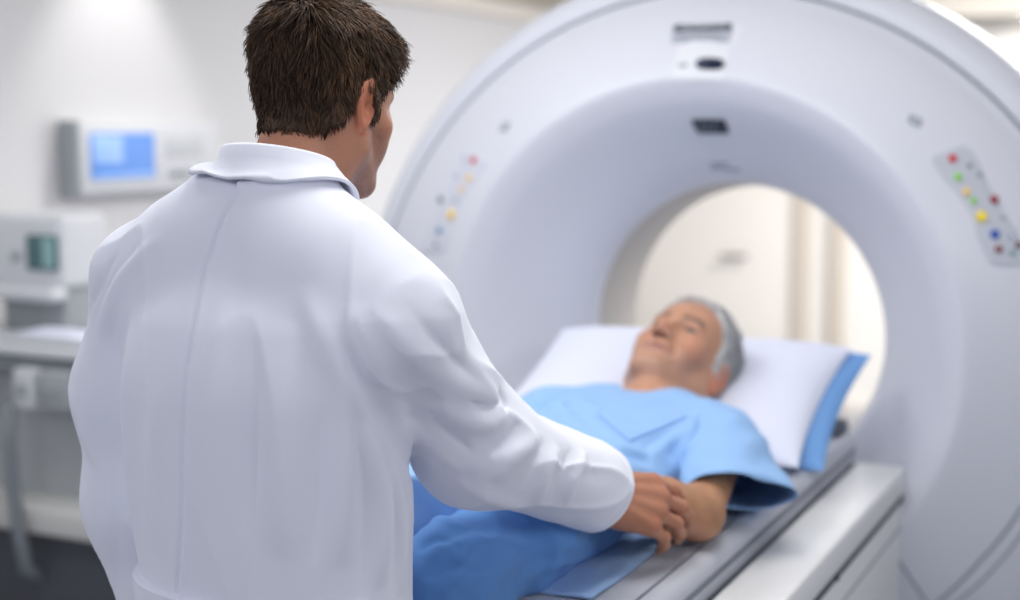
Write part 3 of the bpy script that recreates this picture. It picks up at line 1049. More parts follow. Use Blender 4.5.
def skin_col(q, base, lips, stub=0.0, stubcol=(0.15, 0.10, 0.08), brow=(0.06, 0.035, 0.02), iris=(0.10, 0.07, 0.04)):
    n = len(q)
    a = np.abs(q[:, 0])
    c = np.tile(np.array(base), (n, 1))

    def blend(w, col):
        w = np.clip(w, 0, 1)[:, None]
        c[:] = c * (1 - w) + np.array(col) * w
    front = np.clip((q[:, 1] - 0.03) / 0.03, 0, 1)
    red = np.array(base) * np.array([1.05, 0.78, 0.74])
    m = np.stack([a, q[:, 1], q[:, 2]], 1)
    blend(0.55 * np.exp(-(np.linalg.norm(m - np.array([0.046, 0.07, -0.022]), axis=1) / 0.024) ** 2), red)
    blend(0.6 * np.exp(-(np.linalg.norm(m - np.array([0.0, 0.118, -0.026]), axis=1) / 0.016) ** 2), red)
    blend(0.75 * np.clip((a - 0.074) / 0.006, 0, 1) * (q[:, 2] > -0.04) * (q[:, 1] < 0.03), np.array(base) * np.array([1.06, 0.72, 0.64]))
    # stubble
    if stub:
        jaw = np.clip((-0.020 - q[:, 2] + 0.10 * np.clip(0.055 - q[:, 1], 0, 1) * 0.0) / 0.014, 0, 1)
        ck = np.clip((-0.028 - q[:, 2] + (0.075 - q[:, 1]) * 0.5) / 0.016, 0, 1)
        neck = np.clip((q[:, 2] + 0.125) / 0.02, 0, 1)
        side = np.clip((q[:, 1] - 0.004) / 0.012, 0, 1)
        gr = 0.75 + 0.35 * vnoise(q * 420, 3)
        blend(stub * ck * neck * side * gr, stubcol)
    # lips
    zl = -0.0595
    lp = np.exp(-(((q[:, 2] - zl) / (0.0085 * np.clip(1.1 - (a / 0.027) ** 2, 0.02, 2) + 0.001)) ** 4)) * (a < 0.026) * (q[:, 1] > 0.083)
    blend(0.85 * lp, lips)
    blend(0.9 * np.exp(-((q[:, 2] - zl) / 0.0016) ** 2) * (a < 0.026) * (q[:, 1] > 0.08), np.array(lips) * 0.35)
    # nostrils
    blend(0.9 * (np.linalg.norm((m - np.array([0.007, 0.1085, -0.037])) / np.array([1, 1.5, 1]), axis=1) < 0.0048), np.array(base) * 0.16)
    # brows
    by = 0.0265 + 0.006 * np.sin(np.clip((a - 0.012) / 0.036, 0, 1) * math.pi * 0.8)
    bw = 1.3 * np.exp(-((q[:, 2] - by - 0.0025) / 0.0052) ** 2) * np.clip((a - 0.010) / 0.004, 0, 1) * np.clip((0.052 - a) / 0.006, 0, 1) * (q[:, 1] > 0.055)
    blend(bw * (0.75 + 0.3 * vnoise(q * np.array([300, 300, 900]), 9)), brow)
    # eyes
    e = np.linalg.norm(m - np.array([0.0315, 0.0795, 0.0085]), axis=1)
    zz = q[:, 2] - 0.0085
    inside = (e < 0.0134) & (q[:, 1] > 0.083)
    c[inside] = (0.26, 0.24, 0.225)
    ir = inside & (np.hypot(a - 0.0315, zz - 0.001) < 0.0060)
    c[ir] = iris
    c[inside & (np.hypot(a - 0.0315, zz - 0.001) < 0.0026)] = (0.01, 0.01, 0.01)
    lash = (np.abs(e - 0.0138) < 0.0008) & (zz > 0.002) & (q[:, 1] > 0.085) & (zz < 0.0062)
    c[lash] = np.array(brow) * 0.5
    return c


def hand_sdf(P, o, R, side, curl, spread=0.06, thumb=0.5, scale=1.0):
    """hand with palm, four jointed fingers and a thumb. R columns: towards the thumb, along the fingers, out of the back"""
    q = (P - o) @ R / scale
    far = np.linalg.norm(q - np.array([0, 0.08, 0]), axis=1) - 0.16
    near = far < 0.05
    out = far.copy()
    if not near.any():
        return out * scale
    q = q[near]
    mcp = [(0.030, 0.090, 0.002), (0.009, 0.094, 0.006), (-0.012, 0.089, 0.004), (-0.031, 0.080, -0.002)]
    lens = [(0.043, 0.026, 0.021), (0.047, 0.030, 0.022), (0.043, 0.028, 0.022), (0.034, 0.021, 0.019)]
    rad = [0.0098, 0.0100, 0.0095, 0.0085]
    d = None
    for (x, y, z), r in zip(mcp, rad):
        b = rc(q, (x * 0.62, 0.008, -0.002), (x, y, z - 0.001), 0.0155, r + 0.0035)
        d = b if d is None else smin(d, b, 0.016)
    d = smin(d, ell(q, (0.018, 0.035, -0.012), (0.020, 0.034, 0.015)), 0.014)     # thumb pad
    d = smin(d, ell(q, (-0.022, 0.035, -0.010), (0.015, 0.036, 0.013)), 0.014)
    for (x, y, z), r in zip(mcp, rad):                                            # tendons and knuckles
        d = smin(d, rc(q, (x * 0.5, 0.02, 0.0125), (x, y - 0.012, z + 0.0095), 0.002, 0.0025), 0.008)
        d = smin(d, ell(q, (x, y - 0.001, z + 0.004), (0.0088, 0.0105, 0.0085)), 0.006)
    d = smin(d, rc(q, (0, -0.05, -0.002), (0, 0.008, -0.002), 0.026, 0.0255), 0.02) if False else d
    fingers = []
    for i, ((x, y, z), L, r) in enumerate(zip(mcp, lens, rad)):
        c = curl[i]
        ang = 0.0
        sp = spread * (1.5 - i)
        p = np.array([x, y, z])
        f = None
        rr = r
        for j in range(3):
            ang += c[j]
            dirv = np.array([math.sin(sp) * math.cos(ang), math.cos(sp) * math.cos(ang), -math.sin(ang)])
            e = p + dirv * L[j]
            r2 = rr * (0.93 if j < 2 else 0.80)
            s = rc(q, p, e, rr, r2)
            f = s if f is None else smin(f, s, 0.004)
            if j < 2:
                up = np.array([math.sin(sp) * math.sin(ang), math.cos(sp) * math.sin(ang), math.cos(ang)])
                f = smin(f, sph(q, e + up * 0.0006, r2 * 0.98), 0.004)
            p, rr = e, r2
        fingers.append(f)
    for f in fingers:
        d = smin(d, f, 0.007)
    t0, t1 = np.array([0.022, 0.018, -0.008]), np.array([0.045, 0.052, -0.016 - 0.012 * thumb])
    t2 = t1 + np.array([0.010 - 0.014 * thumb, 0.032, -0.006 - 0.010 * thumb])
    t3 = t2 + np.array([0.001 - 0.012 * thumb, 0.025, -0.003 - 0.008 * thumb])
    th = smin(rc(q, t0, t1, 0.0145, 0.0118), rc(q, t1, t2, 0.0112, 0.0100), 0.005)
    th = smin(th, rc(q, t2, t3, 0.0100, 0.0082), 0.004)
    d = smin(d, th, 0.010)
    out[near] = d
    return out * scale


def nail_cols(P, c, o, R, curl, spread, col, scale=1.0):
    q = (P - o) @ R / scale
    mcp = [(0.030, 0.090, 0.002), (0.009, 0.094, 0.006), (-0.012, 0.089, 0.004), (-0.031, 0.080, -0.002)]
    lens = [(0.043, 0.026, 0.021), (0.047, 0.030, 0.022), (0.043, 0.028, 0.022), (0.034, 0.021, 0.019)]
    rad = [0.0098, 0.0100, 0.0095, 0.0085]
    for i, ((x, y, z), L) in enumerate(zip(mcp, lens)):
        ang, p, sp = 0.0, np.array([x, y, z]), spread * (1.5 - i)
        for j in range(3):
            ang += curl[i][j]
            dirv = np.array([math.sin(sp) * math.cos(ang), math.cos(sp) * math.cos(ang), -math.sin(ang)])
            e = p + dirv * L[j]
            b = p
            p = e
        up = np.array([math.sin(sp) * math.sin(ang), math.cos(sp) * math.sin(ang), math.cos(ang)])
        nc = b + dirv * L[2] * 0.80 + up * rad[i] * 0.72
        w = q - nc
        k = (w @ dirv / 0.0075) ** 2 + (w @ np.cross(dirv, up) / 0.0056) ** 2
        c[(k < 1) & (w @ up > -0.003) & (np.linalg.norm(w, axis=1) < 0.012)] = col
    return c


def strands(name, roots, dirs, lens, nors, cols, m, parent, curve=0.5, r0=0.0011, seg=5, drop=0.3, jitter=0.15, R=None):
    """tapered three-sided hairs"""
    N = len(roots)
    P = roots.copy()
    D = dirs.copy()
    down = np.array([0, 0, -1.0]) if R is None else R
    rows = []
    step = lens / seg
    for s in range(seg + 1):
        rr = r0 * (1 - 0.75 * (s / seg) ** 2)
        b1 = np.cross(D, nors)
        b1 /= np.linalg.norm(b1, axis=1)[:, None] + 1e-9
        b2 = np.cross(D, b1)
        for k in range(3):
            w = 2 * math.pi * k / 3
            rows.append(P + rr * (math.cos(w) * b1 + math.sin(w) * b2))
        D = D - nors * (curve / seg)[:, None] if hasattr(curve, '__len__') else D - nors * (curve / seg)
        D = D + down * (drop / seg) + RNG.normal(0, jitter / seg, (N, 3))
        D /= np.linalg.norm(D, axis=1)[:, None]
        P = P + D * step[:, None]
    A = np.stack(rows, 1)                                  # N, 3*(seg+1), 3
    V = A.reshape(-1, 3)
    base = (np.arange(N) * 3 * (seg + 1))[:, None, None]
    f = []
    for s in range(seg):
        for k in range(3):
            f.append((s * 3 + k, s * 3 + (k + 1) % 3, s * 3 + 3 + (k + 1) % 3, s * 3 + 3 + k))
    Fc = (base + np.array(f)[None]).reshape(-1, 4)
    C = np.repeat(cols, 3 * (seg + 1), axis=0)
    return V, Fc, C


def add_strands(o_verts, o_faces, o_cols, V, Fc, C):
    return np.concatenate([o_verts, V]), np.concatenate([o_faces, Fc + len(o_verts)]), np.concatenate([o_cols, C])


def hair(name, o, R, s, region, thick, flow, length, base_cols, m, parent, n=5000, lift=0.35, h=0.003, curve=0.5, drop=0.3, r0=0.0011, seed=1, clump=0.25, rough=0.004, jit=0.5):
    """hair cap grown over the skull plus individual locks, in head-local space"""
    def cap(q):
        return head_sdf(q, ears=False)

    def f(P):
        q = (P - o) @ R / s
        d = cap(q)
        t = thick(q)
        fl = vnoise(q * np.array([150, 60, 60]), seed) * 0.5 + vnoise(q * np.array([60, 40, 40]), seed + 3) * 0.5
        g = region(q)
        return smax(d - t * (0.85 + 0.15 * fl) - rough * fl * np.clip(t / 0.012, 0, 1), g, 0.006) * s
    half = np.array([0.14, 0.16, 0.17]) * s
    v, fc = surface_nets(f, *[np.arange(o[k] - 0.17 * s, o[k] + 0.17 * s, h) for k in range(3)])
    v, fc = largest_piece(v, fc)
    # outward normals of the cap
    e = 1e-3
    g0 = f(v)
    nr = np.stack([f(v + np.eye(3)[k] * e) - g0 for k in range(3)], 1)
    nr /= np.linalg.norm(nr, axis=1)[:, None] + 1e-9
    q = (v - o) @ R / s
    ok = np.where(cap(q) > 0.0015)[0]
    pick = RNG.choice(ok, n)
    roots = v[pick] + RNG.normal(0, 0.0012, (n, 3)) - nr[pick] * 0.001
    ql = q[pick]
    fl = flow(ql)
    ph = vnoise(ql * 55, seed + 8)[:, None] * clump
    sidev = np.cross(fl, (nr[pick] @ R))
    fl = fl + sidev * ph
    fl = fl / (np.linalg.norm(fl, axis=1)[:, None] + 1e-9)
    D = fl @ R.T + nr[pick] * lift * (0.6 + 0.8 * RNG.random((n, 1))) + RNG.normal(0, 0.10, (n, 3)) * jit
    D /= np.linalg.norm(D, axis=1)[:, None]
    L = length(ql) * s * (0.65 + 0.6 * RNG.random(n))
    dark, light = np.array(base_cols[0]), np.array(base_cols[1])
    tt = np.clip(RNG.beta(1.6, 3.0, n) + 0.25 * vnoise(ql * 30, seed + 2), 0, 1)[:, None]
    cols = dark * (1 - tt) + light * tt
    V, Fc, C = strands(name, roots, D, L, nr[pick], cols, m, parent, curve=curve, drop=drop, r0=r0 * s)
    tb = np.clip(0.25 + 0.35 * vnoise(q * np.array([90, 40, 40]), seed + 5), 0, 1)[:, None]
    vc = (dark * (1 - tb) + light * tb) * 0.85
    if len(base_cols) > 2:
        w = base_cols[2](q)[:, None]
        vc = vc * (1 - w) + np.array(base_cols[3]) * w
        w = np.repeat(base_cols[2](ql), 18)[:, None]
        C = C * (1 - w) + np.array(base_cols[3]) * (0.7 + 0.6 * np.repeat(tt, 18, 0)) * w
    hv, hf, hc = add_strands(v, fc, vc, V, Fc, C)
    ob = mesh_np(name, hv, hf, m, parent, hc)
    ob['kind'] = 'stuff'
    return ob
# ------------------------------------------------------------------ the standing person in the white coat
SK_D = (0.46, 0.215, 0.13)
LIPS = (0.40, 0.17, 0.14)
T_O = at(271, 300, 1.64)
T_YAW = math.radians(4)
T_R = np.array([[math.cos(T_YAW), math.sin(T_YAW), 0], [-math.sin(T_YAW), math.cos(T_YAW), 0], [0, 0, 1]])   # columns x right, y forward
T_P = np.array([T_O[0], T_O[1], 0])


def tl(P):
    return (P - T_P) @ T_R


def tw(p):
    return T_P + T_R @ np.array(p, float)


H_S = 0.895
H_R = head_frame(math.radians(9), math.radians(11))
H_O = at(363, 105, 1.66) - H_R @ np.array([0.078, -0.008, 0]) * H_S
A_S, A_E, A_W = at(396, 322, 1.575), at(476, 446, 1.735), at(604, 491, 1.925)
A_M = at(656, 503, 1.965)
L_S, L_M, L_E, L_W = tw((-0.182, 0, 1.412)), tw((-0.216, -0.012, 1.28)), tw((-0.209, -0.012, 1.14)), tw((-0.196, 0.05, 0.88))
camdir = (CAM - A_M) / np.linalg.norm(CAM - A_M)
HY = (A_M - A_W) / np.linalg.norm(A_M - A_W)
HZ = camdir * 0.85 + np.array([0, 0, 0.50])
HZ = HZ - HY * (HZ @ HY)
HZ /= np.linalg.norm(HZ)
HX = np.cross(HZ, HY)                                      # towards the thumb of a right hand
HAND_R = np.stack([HX, HY, HZ], 1)
HAND_SC = 1.10
HAND_O = A_M - HAND_R @ np.array([0.0, 0.088, 0.006]) * HAND_SC
CURL = [(0.26, 0.38, 0.28), (0.28, 0.38, 0.28), (0.34, 0.44, 0.30), (0.42, 0.52, 0.34)]
LHY = np.array([0.05, 0.25, -0.97])
LHAND_R = frame(LHY, np.array([-0.9, -0.3, 0.0]))
LHAND_R = np.stack([-LHAND_R[:, 0], LHAND_R[:, 1], LHAND_R[:, 2]], 1)


def doc_body(P):
    d = head_sdf((P - H_O) @ H_R / H_S) * H_S
    q = tl(P)
    t = loft(q[:, 2], q[:, 0], q[:, 1], [(0.86, 0, 0, 0.15, 0.10), (1.05, 0, 0, 0.14, 0.10), (1.30, 0, 0, 0.155, 0.10), (1.42, 0, 0, 0.13, 0.075), (1.47, 0, 0.0, 0.06, 0.055)])
    d = smin(d, t, 0.05)
    for s in (-1, 1):
        d = smin(d, rc(P, tw((s * 0.03, -0.005, 1.44)), L_S if s < 0 else A_S, 0.05, 0.042), 0.04)
        d = smin(d, rc(P, tw((s * 0.085, 0, 0.90)), tw((s * 0.10, 0.01, 0.50)), 0.080, 0.055), 0.05)
        d = smin(d, rc(P, tw((s * 0.10, 0.01, 0.50)), tw((s * 0.11, -0.01, 0.10)), 0.052, 0.036), 0.03)
        d = smin(d, rc(P, tw((s * 0.11, -0.03, 0.045)), tw((s * 0.125, 0.13, 0.03)), 0.034, 0.026), 0.03)
    d = smin(d, rc(P, A_S, A_E, 0.046, 0.040), 0.02)
    d = smin(d, rc(P, A_E, A_E + (A_W - A_E) * 0.45, 0.040, 0.039), 0.02)
    d = smin(d, rc(P, A_E + (A_W - A_E) * 0.45, A_W, 0.039, 0.0265), 0.02)
    d = smin(d, rc(P, A_W, HAND_O + HAND_R @ np.array([0, 0.015, 0]), 0.0265, 0.022), 0.02)
    d = smin(d, hand_sdf(P, HAND_O, HAND_R, 1, CURL, 0.05, 0.8, HAND_SC), 0.012)
    d = smin(d, rc(P, L_S, L_E, 0.044, 0.038), 0.02)
    d = smin(d, rc(P, L_E, L_W, 0.038, 0.026), 0.02)
    d = smin(d, hand_sdf(P, L_W, LHAND_R, 1, [(0.2, 0.3, 0.2)] * 4, 0.04, 0.4), 0.012)
    return d


def doc_cols(v):
    c = skin_col((v - H_O) @ H_R / H_S, SK_D, LIPS, 0.62, (0.16, 0.10, 0.075), (0.05, 0.03, 0.02))
    hd = np.linalg.norm(v - A_M, axis=1) < 0.16
    c[hd] = np.array(SK_D) * np.array([0.98, 0.93, 0.92])
    q = (v - HAND_O) @ HAND_R / HAND_SC
    for x, y in ((0.030, 0.090), (0.009, 0.094), (-0.012, 0.089), (-0.031, 0.080)):
        w = np.exp(-(np.linalg.norm(q - np.array([x, y, 0.010]), axis=1) / 0.010) ** 2)[:, None] * 0.5
        c[:] = c * (1 - w) + np.array(SK_D) * np.array([1.1, 0.82, 0.78]) * w
    nail_cols(v, c, HAND_O, HAND_R, CURL, 0.05, np.array(SK_D) * np.array([1.25, 1.2, 1.2]), HAND_SC)
    return c


head_c = H_O
spans = [[(H_O[0] - 0.11, H_O[0] + 0.11), (A_M[0] - 0.10, A_M[0] + 0.07)],
         [(H_O[1] - 0.12, H_O[1] + 0.14), (A_W[1] - 0.03, A_M[1] + 0.10)],
         [(H_O[2] - 0.14, H_O[2] + 0.14), (A_M[2] - 0.07, A_M[2] + 0.07)]]
doc = sdf_obj('person', doc_body, (T_P[0] - 0.36, T_P[1] - 0.20, -0.02), (T_P[0] + 0.46, A_M[1] + 0.14, 1.80), 0.010, M_SKIN, None, doc_cols, fine=0.0021, spans=spans)
tag(doc, 'standing person in a white coat seen from behind, holding the lying person\'s forearm', 'person')


# hair: short and brown, longer on top
def dregion(q):
    """below zero where hair grows"""
    a = np.abs(q[:, 0])
    nape = -0.060 + 0.25 * a - q[:, 2]                                   # lower edge at the back
    earline = 0.034 - q[:, 2] - 0.15 * np.clip(-q[:, 1] - 0.02, 0, 1)
    side = np.minimum(np.maximum(np.maximum(nape, 0.0), -1), 9)
    back = nape
    overear = np.where(q[:, 1] > 0.030, (0.012 if True else 0) - q[:, 2] - 0.0, earline)   # sideburn zone
    y = q[:, 1]
    # lower limit as a function of y: nape -> behind the ear -> above the ear -> sideburn -> temple -> forehead
    lim = np.interp(y, [-0.11, -0.050, -0.036, -0.027, -0.014, 0.003, 0.007, 0.031, 0.036, 0.050, 0.070, 0.11], [-0.054, -0.046, -0.030, 0.010, 0.034, 0.028, -0.020, -0.016, 0.034, 0.052, 0.082, 0.088])
    return (lim - q[:, 2]) + vnoise(q * 130, 77) * 0.004


def dthick(q):
    top = np.clip((q[:, 2] - 0.055) / 0.05, 0, 1)
    nape = np.clip((q[:, 2] + 0.062) / 0.075, 0, 1)
    fr = np.clip((q[:, 1] - 0.02) / 0.06, 0, 1)
    burn = np.clip((q[:, 1] - 0.0) / 0.02, 0, 1) * np.clip((0.045 - q[:, 2]) / 0.02, 0, 1)
    return (0.002 + 0.008 * nape + 0.010 * top - 0.004 * fr * top) * (1 - 0.5 * burn) + 0.0015 * burn


def dflow(q):
    w = q - np.array([0.004, -0.062, 0.118])
    n = np.linalg.norm(w, axis=1)[:, None] + 1e-6
    r = w / n
    fwd = np.array([0.25, 0.9, 0.12])
    k = (np.clip((q[:, 2] - 0.075) / 0.04, 0, 1) * np.clip((q[:, 1] + 0.05) / 0.06, 0, 1))[:, None]
    f = r * (1 - k) + fwd * k
    side = (np.clip((0.06 - q[:, 2]) / 0.03, 0, 1) * np.clip((q[:, 1] + 0.05) / 0.03, 0, 1))[:, None]
    f = f + side * np.array([0, -0.25, -0.6])
    f[:, 2] -= 0.35 * np.clip((0.10 - q[:, 2]) / 0.05, 0, 1)
    return f / (np.linalg.norm(f, axis=1)[:, None] + 1e-9)


def dlen(q):
    top = np.clip((q[:, 2] - 0.05) / 0.05, 0, 1)
    nape = np.clip((q[:, 2] + 0.055) / 0.08, 0, 1)
    fr = np.clip((q[:, 1] - 0.05) / 0.04, 0, 1) * top
    burn = np.clip((q[:, 1] - 0.0) / 0.02, 0, 1) * np.clip((0.045 - q[:, 2]) / 0.02, 0, 1)
    return (0.008 + 0.010 * nape + 0.011 * top - 0.005 * fr) * (1 - 0.5 * burn)


hair('hair', H_O, H_R, H_S, dregion, dthick, dflow, dlen, ((0.020, 0.0105, 0.006), (0.20, 0.108, 0.056)), M_HAIRB, doc, n=15000, lift=0.26, h=0.0026,
     curve=0.75, drop=0.25, r0=0.0008, seed=2, clump=1.1)


# ---- the coat
AX = (A_W - A_E) / np.linalg.norm(A_W - A_E)
def coat_torso(q):
    return loft(q[:, 2], q[:, 0], q[:, 1], [(0.62, 0, 0.0, 0.205, 0.150), (0.90, 0, 0.0, 0.180, 0.135), (1.05, 0, -0.002, 0.166, 0.126), (1.18, 0, -0.006, 0.172, 0.130),
                                          (1.30, 0, -0.010, 0.180, 0.130), (1.38, 0, -0.014, 0.165, 0.112), (1.44, 0, -0.012, 0.115, 0.085), (1.50, 0, -0.006, 0.075, 0.068), (1.535, 0, 0.0, 0.066, 0.060)])


def coat_base(P):
    q = tl(P)
    m = np.stack([np.abs(q[:, 0]), q[:, 1], q[:, 2]], 1)
    d = coat_torso(q)
    d = smin(d, rc(m, (0.026, -0.008, 1.486), (0.105, -0.004, 1.450), 0.058, 0.060), 0.05)
    d = smin(d, smin(rc(q, (-0.09, -0.005, 1.468), (-0.172, 0, 1.420), 0.062, 0.066), rc(q, (0.09, -0.005, 1.450), (0.150, -0.002, 1.385), 0.060, 0.066), 0.01), 0.06)
    ra = smin(rc(P, A_S, A_E, 0.069, 0.067), rc(P, A_E, A_W + AX * 0.03, 0.067, 0.059), 0.05)
    la = smin(smin(rc(P, L_S, L_M, 0.066, 0.060), rc(P, L_M, L_E, 0.060, 0.056), 0.04), rc(P, L_E, L_W, 0.056, 0.050), 0.04)
    d = smin(d, smin(ra, la, 0.001), 0.010 + (0.050 - 0.020 * (q[:, 0] < 0)) * np.clip((q[:, 2] - np.where(q[:, 0] > 0, 1.30, 1.34)) / 0.10, 0, 1))
    return d


def march(f, px, py, t0=0.9, t1=2.6, eps=2e-4):
    """points where rays through the given pixels of the frame first meet a surface"""
    px, py = np.atleast_1d(np.array(px, float)), np.atleast_1d(np.array(py, float))
    D = FW[None] + RT[None] * ((px - 510) / F_PX)[:, None] + UP[None] * ((300 - py) / F_PX)[:, None]
    D /= np.linalg.norm(D, axis=1)[:, None]
    t = np.full(len(px), t0)
    for _ in range(160):
        s = f(CAM + D * t[:, None])
        t += np.clip(s * 0.7, -0.02, 0.05)
        if (np.abs(s) < eps).all():
            break
    return CAM + D * t[:, None]


def normal(f, P, e=2e-3):
    g = np.stack([f(P + np.eye(3)[k] * e) - f(P - np.eye(3)[k] * e) for k in range(3)], 1)
    return g / (np.linalg.norm(g, axis=1)[:, None] + 1e-9)


# folds read off the cloth: (polyline, radius, height); negative height = a crease
FOLDS = [
    ([(394, 262), (374, 292), (360, 340), (355, 378)], 0.0045, -0.0022),
    ([(340, 335), (358, 378), (382, 416), (404, 448), (424, 482)], 0.010, -0.016),
    ([(300, 285), (322, 335), (350, 385), (378, 425)], 0.015, 0.0060),
    ([(350, 300), (366, 340), (388, 390)], 0.012, 0.003),
    ([(104, 262), (98, 310), (103, 372), (112, 430), (117, 500), (118, 590), (118, 640)], 0.009, -0.008),
    ([(140, 222), (102, 272), (88, 322), (92, 360)], 0.008, 0.006),
    ([(164, 232), (122, 280), (104, 335), (108, 390)], 0.010, 0.006),
    ([(120, 248), (97, 298), (92, 330)], 0.006, -0.004),
    ([(150, 235), (112, 285), (98, 335)], 0.006, -0.003),
    ([(76, 345), (92, 395), (108, 436)], 0.008, 0.006),
    ([(72, 390), (90, 440), (110, 480)], 0.009, 0.006),
    ([(74, 440), (90, 480), (108, 512)], 0.008, 0.006),
    ([(80, 490), (96, 525), (112, 556)], 0.008, 0.005),
    ([(134, 300), (128, 400), (134, 500), (140, 570)], 0.014, 0.007),
    ([(160, 380), (152, 470), (158, 560)], 0.012, 0.005),
    ([(228, 300), (210, 400), (202, 520)], 0.016, 0.006),
    ([(292, 320), (280, 420), (284, 560)], 0.017, 0.007),
    ([(336, 370), (346, 450), (340, 570)], 0.013, 0.007),
    ([(368, 420), (384, 500), (382, 590)], 0.010, 0.009),
    ([(352, 410), (364, 500), (362, 590)], 0.008, -0.005),
    ([(396, 460), (402, 530), (402, 595)], 0.008, 0.006),
    ([(386, 450), (394, 520), (393, 595)], 0.005, -0.004),
    ([(254, 320), (258, 420), (252, 560)], 0.011, -0.004),
    ([(318, 400), (318, 480), (314, 570)], 0.009, -0.004),
    # right sleeve
    ([(366, 300), (410, 350), (455, 385), (500, 398)], 0.012, 0.006),
    ([(404, 300), (440, 345), (480, 385)], 0.010, -0.0035),
    ([(437, 402), (466, 420), (490, 424), (510, 408)], 0.009, 0.010),
    ([(462, 398), (486, 408), (503, 402)], 0.0055, -0.008),
    ([(498, 388), (506, 404), (500, 420)], 0.0055, -0.008),
    ([(538, 432), (524, 448), (508, 460), (494, 482)], 0.009, 0.010),
    ([(520, 418), (510, 438), (488, 456)], 0.007, -0.008),
    ([(560, 446), (546, 472), (536, 504)], 0.009, 0.008),
    ([(548, 438), (536, 462), (524, 490)], 0.006, -0.006),
    ([(588, 450), (574, 478), (566, 508)], 0.008, 0.006),
    ([(574, 446), (562, 470), (552, 500)], 0.006, -0.004),
    ([(408, 420), (440, 452), (470, 476)], 0.011, 0.006),
    ([(426, 410), (458, 440), (480, 458)], 0.007, -0.004),
    ([(440, 470), (490, 498), (540, 512)], 0.010, 0.004),
]
SEAM_PX = [(243, 180), (228, 208), (215, 238), (203, 275), (196, 310), (191, 355), (188, 400), (185, 450), (183, 500), (180, 550), (177, 598)]


def dense(poly, step=9.0):
    """smooth the polyline (Catmull-Rom) and sample it every few pixels"""
    p = np.array(poly, float)
    q = np.concatenate([[2 * p[0] - p[1]], p, [2 * p[-1] - p[-2]]])
    out = []
    for i in range(1, len(q) - 2):
        n = max(1, int(np.linalg.norm(q[i + 1] - q[i]) / step))
        for t in np.arange(n) / n:
            out.append(0.5 * (2 * q[i] + (q[i + 1] - q[i - 1]) * t + (2 * q[i - 1] - 5 * q[i] + 4 * q[i + 1] - q[i + 2]) * t * t + (3 * q[i] - q[i - 1] - 3 * q[i + 1] + q[i + 2]) * t ** 3))
    out.append(p[-1])
    return out


def poly_pts(f, poly, lift):
    poly = dense(poly)
    p = march(f, [a for a, b in poly], [b for a, b in poly])
    return p + normal(f, p) * lift


def poly_dist(p, pts):
    """distance to a polyline and the position 0..1 along it"""
    seg = np.linalg.norm(np.diff(pts, axis=0), axis=1)
    acc = np.concatenate([[0], np.cumsum(seg)])
    best, bt = np.full(len(p), 9.0), np.zeros(len(p))
    for i in range(len(seg)):
        ab = pts[i + 1] - pts[i]
        t = (p - pts[i]) @ ab / (ab @ ab)
        tc = np.clip(t, 0, 1)
        d = np.linalg.norm(p - pts[i] - tc[:, None] * ab, axis=1)
        b = d < best
        best[b] = d[b]
        bt[b] = (acc[i] + tc[b] * seg[i]) / acc[-1]
    return best, bt


FOLD3 = []
for poly, r, hgt in FOLDS:
    FOLD3.append((poly_pts(coat_base, poly, 0.0), r, hgt))
SEAM3 = poly_pts(coat_base, SEAM_PX, 0.0)
CUFF_C = A_W - AX * 0.012


def coat(P):
    d = coat_base(P)
    near = np.abs(d) < 0.04
    if near.any():
        p = P[near]
        e = d[near]
        q = tl(p)
        w = vnoise(q * np.array([11, 11, 3.2]), 21) * 0.0035 + vnoise(q * np.array([26, 26, 6]), 22) * 0.0013
        arm = np.clip((q[:, 0] - 0.20) / 0.03, 0, 1)
        w = w + arm * vnoise(p * np.array([24, 20, 24]), 23) * 0.0022
        # crisp soft-edged folds: hanging down the back, slanting along the sleeves
        n1 = vnoise(q @ np.array([[0.97, 0, 0.0], [0, 1, 0], [0.22, 0, 1.0]]) * np.array([15, 15, 2.6]), 24)
        n2 = vnoise(p @ np.array([[0.8, 0.0, 0.45], [-0.3, 0.9, 0.0], [-0.6, 0.3, 0.9]]) * np.array([26, 9, 14]), 25)
        w = w - (1 - arm) * 0.0026 * (1 - np.abs(n1)) ** 6 - arm * 0.0046 * (1 - np.abs(n2)) ** 5
        e = e + w
        for pts, r, hgt in FOLD3:
            lo, hi = pts.min(0) - 0.06, pts.max(0) + 0.06
            s = ((p > lo) & (p < hi)).all(1)
            if not s.any():
                continue
            dist, tt = poly_dist(p[s], pts)
            tap = np.sin(np.clip(tt, 0, 1) * math.pi) ** 1.1
            e[s] = e[s] - hgt * tap * (1.7 * np.exp(-(dist / (1.05 * r)) ** 1.5) if hgt > 0 else 1.5 * np.exp(-(dist / (0.75 * r)) ** 1.2))
        # centre back seam: a shallow stitched valley
        sq = tl(SEAM3)
        so = np.argsort(sq[:, 2])
        sx = np.interp(q[:, 2], sq[so, 2], sq[so, 0])
        on = (q[:, 1] < 0) & (q[:, 2] < sq[:, 2].max() + 0.004) & (np.abs(q[:, 0] - sx) < 0.03)
        ds = q[:, 0] - sx
        e = np.where(on, e + 0.0042 * np.exp(-(ds / 0.0032) ** 2) - 0.0015 * np.exp(-((ds - 0.008) / 0.005) ** 2), e)
        # stitched cuff edge and open sleeve end
        t = (p - CUFF_C) @ AX
        rad = np.linalg.norm((p - CUFF_C) - t[:, None] * AX, axis=1)
        cuff = (np.linalg.norm(p - A_W, axis=1) < 0.14) & (rad < 0.12)
        e = np.where(cuff, e + 0.0016 * np.exp(-((t + 0.016) / 0.0025) ** 2), e)
        e = np.where(cuff, smax(e, t, 0.004), e)
        e = np.where(cuff & (t > -0.07), smax(e, -(rad - 0.0515), 0.004), e)
        d = d.copy()
        d[near] = e
    # hem and neck cut clean
    return d


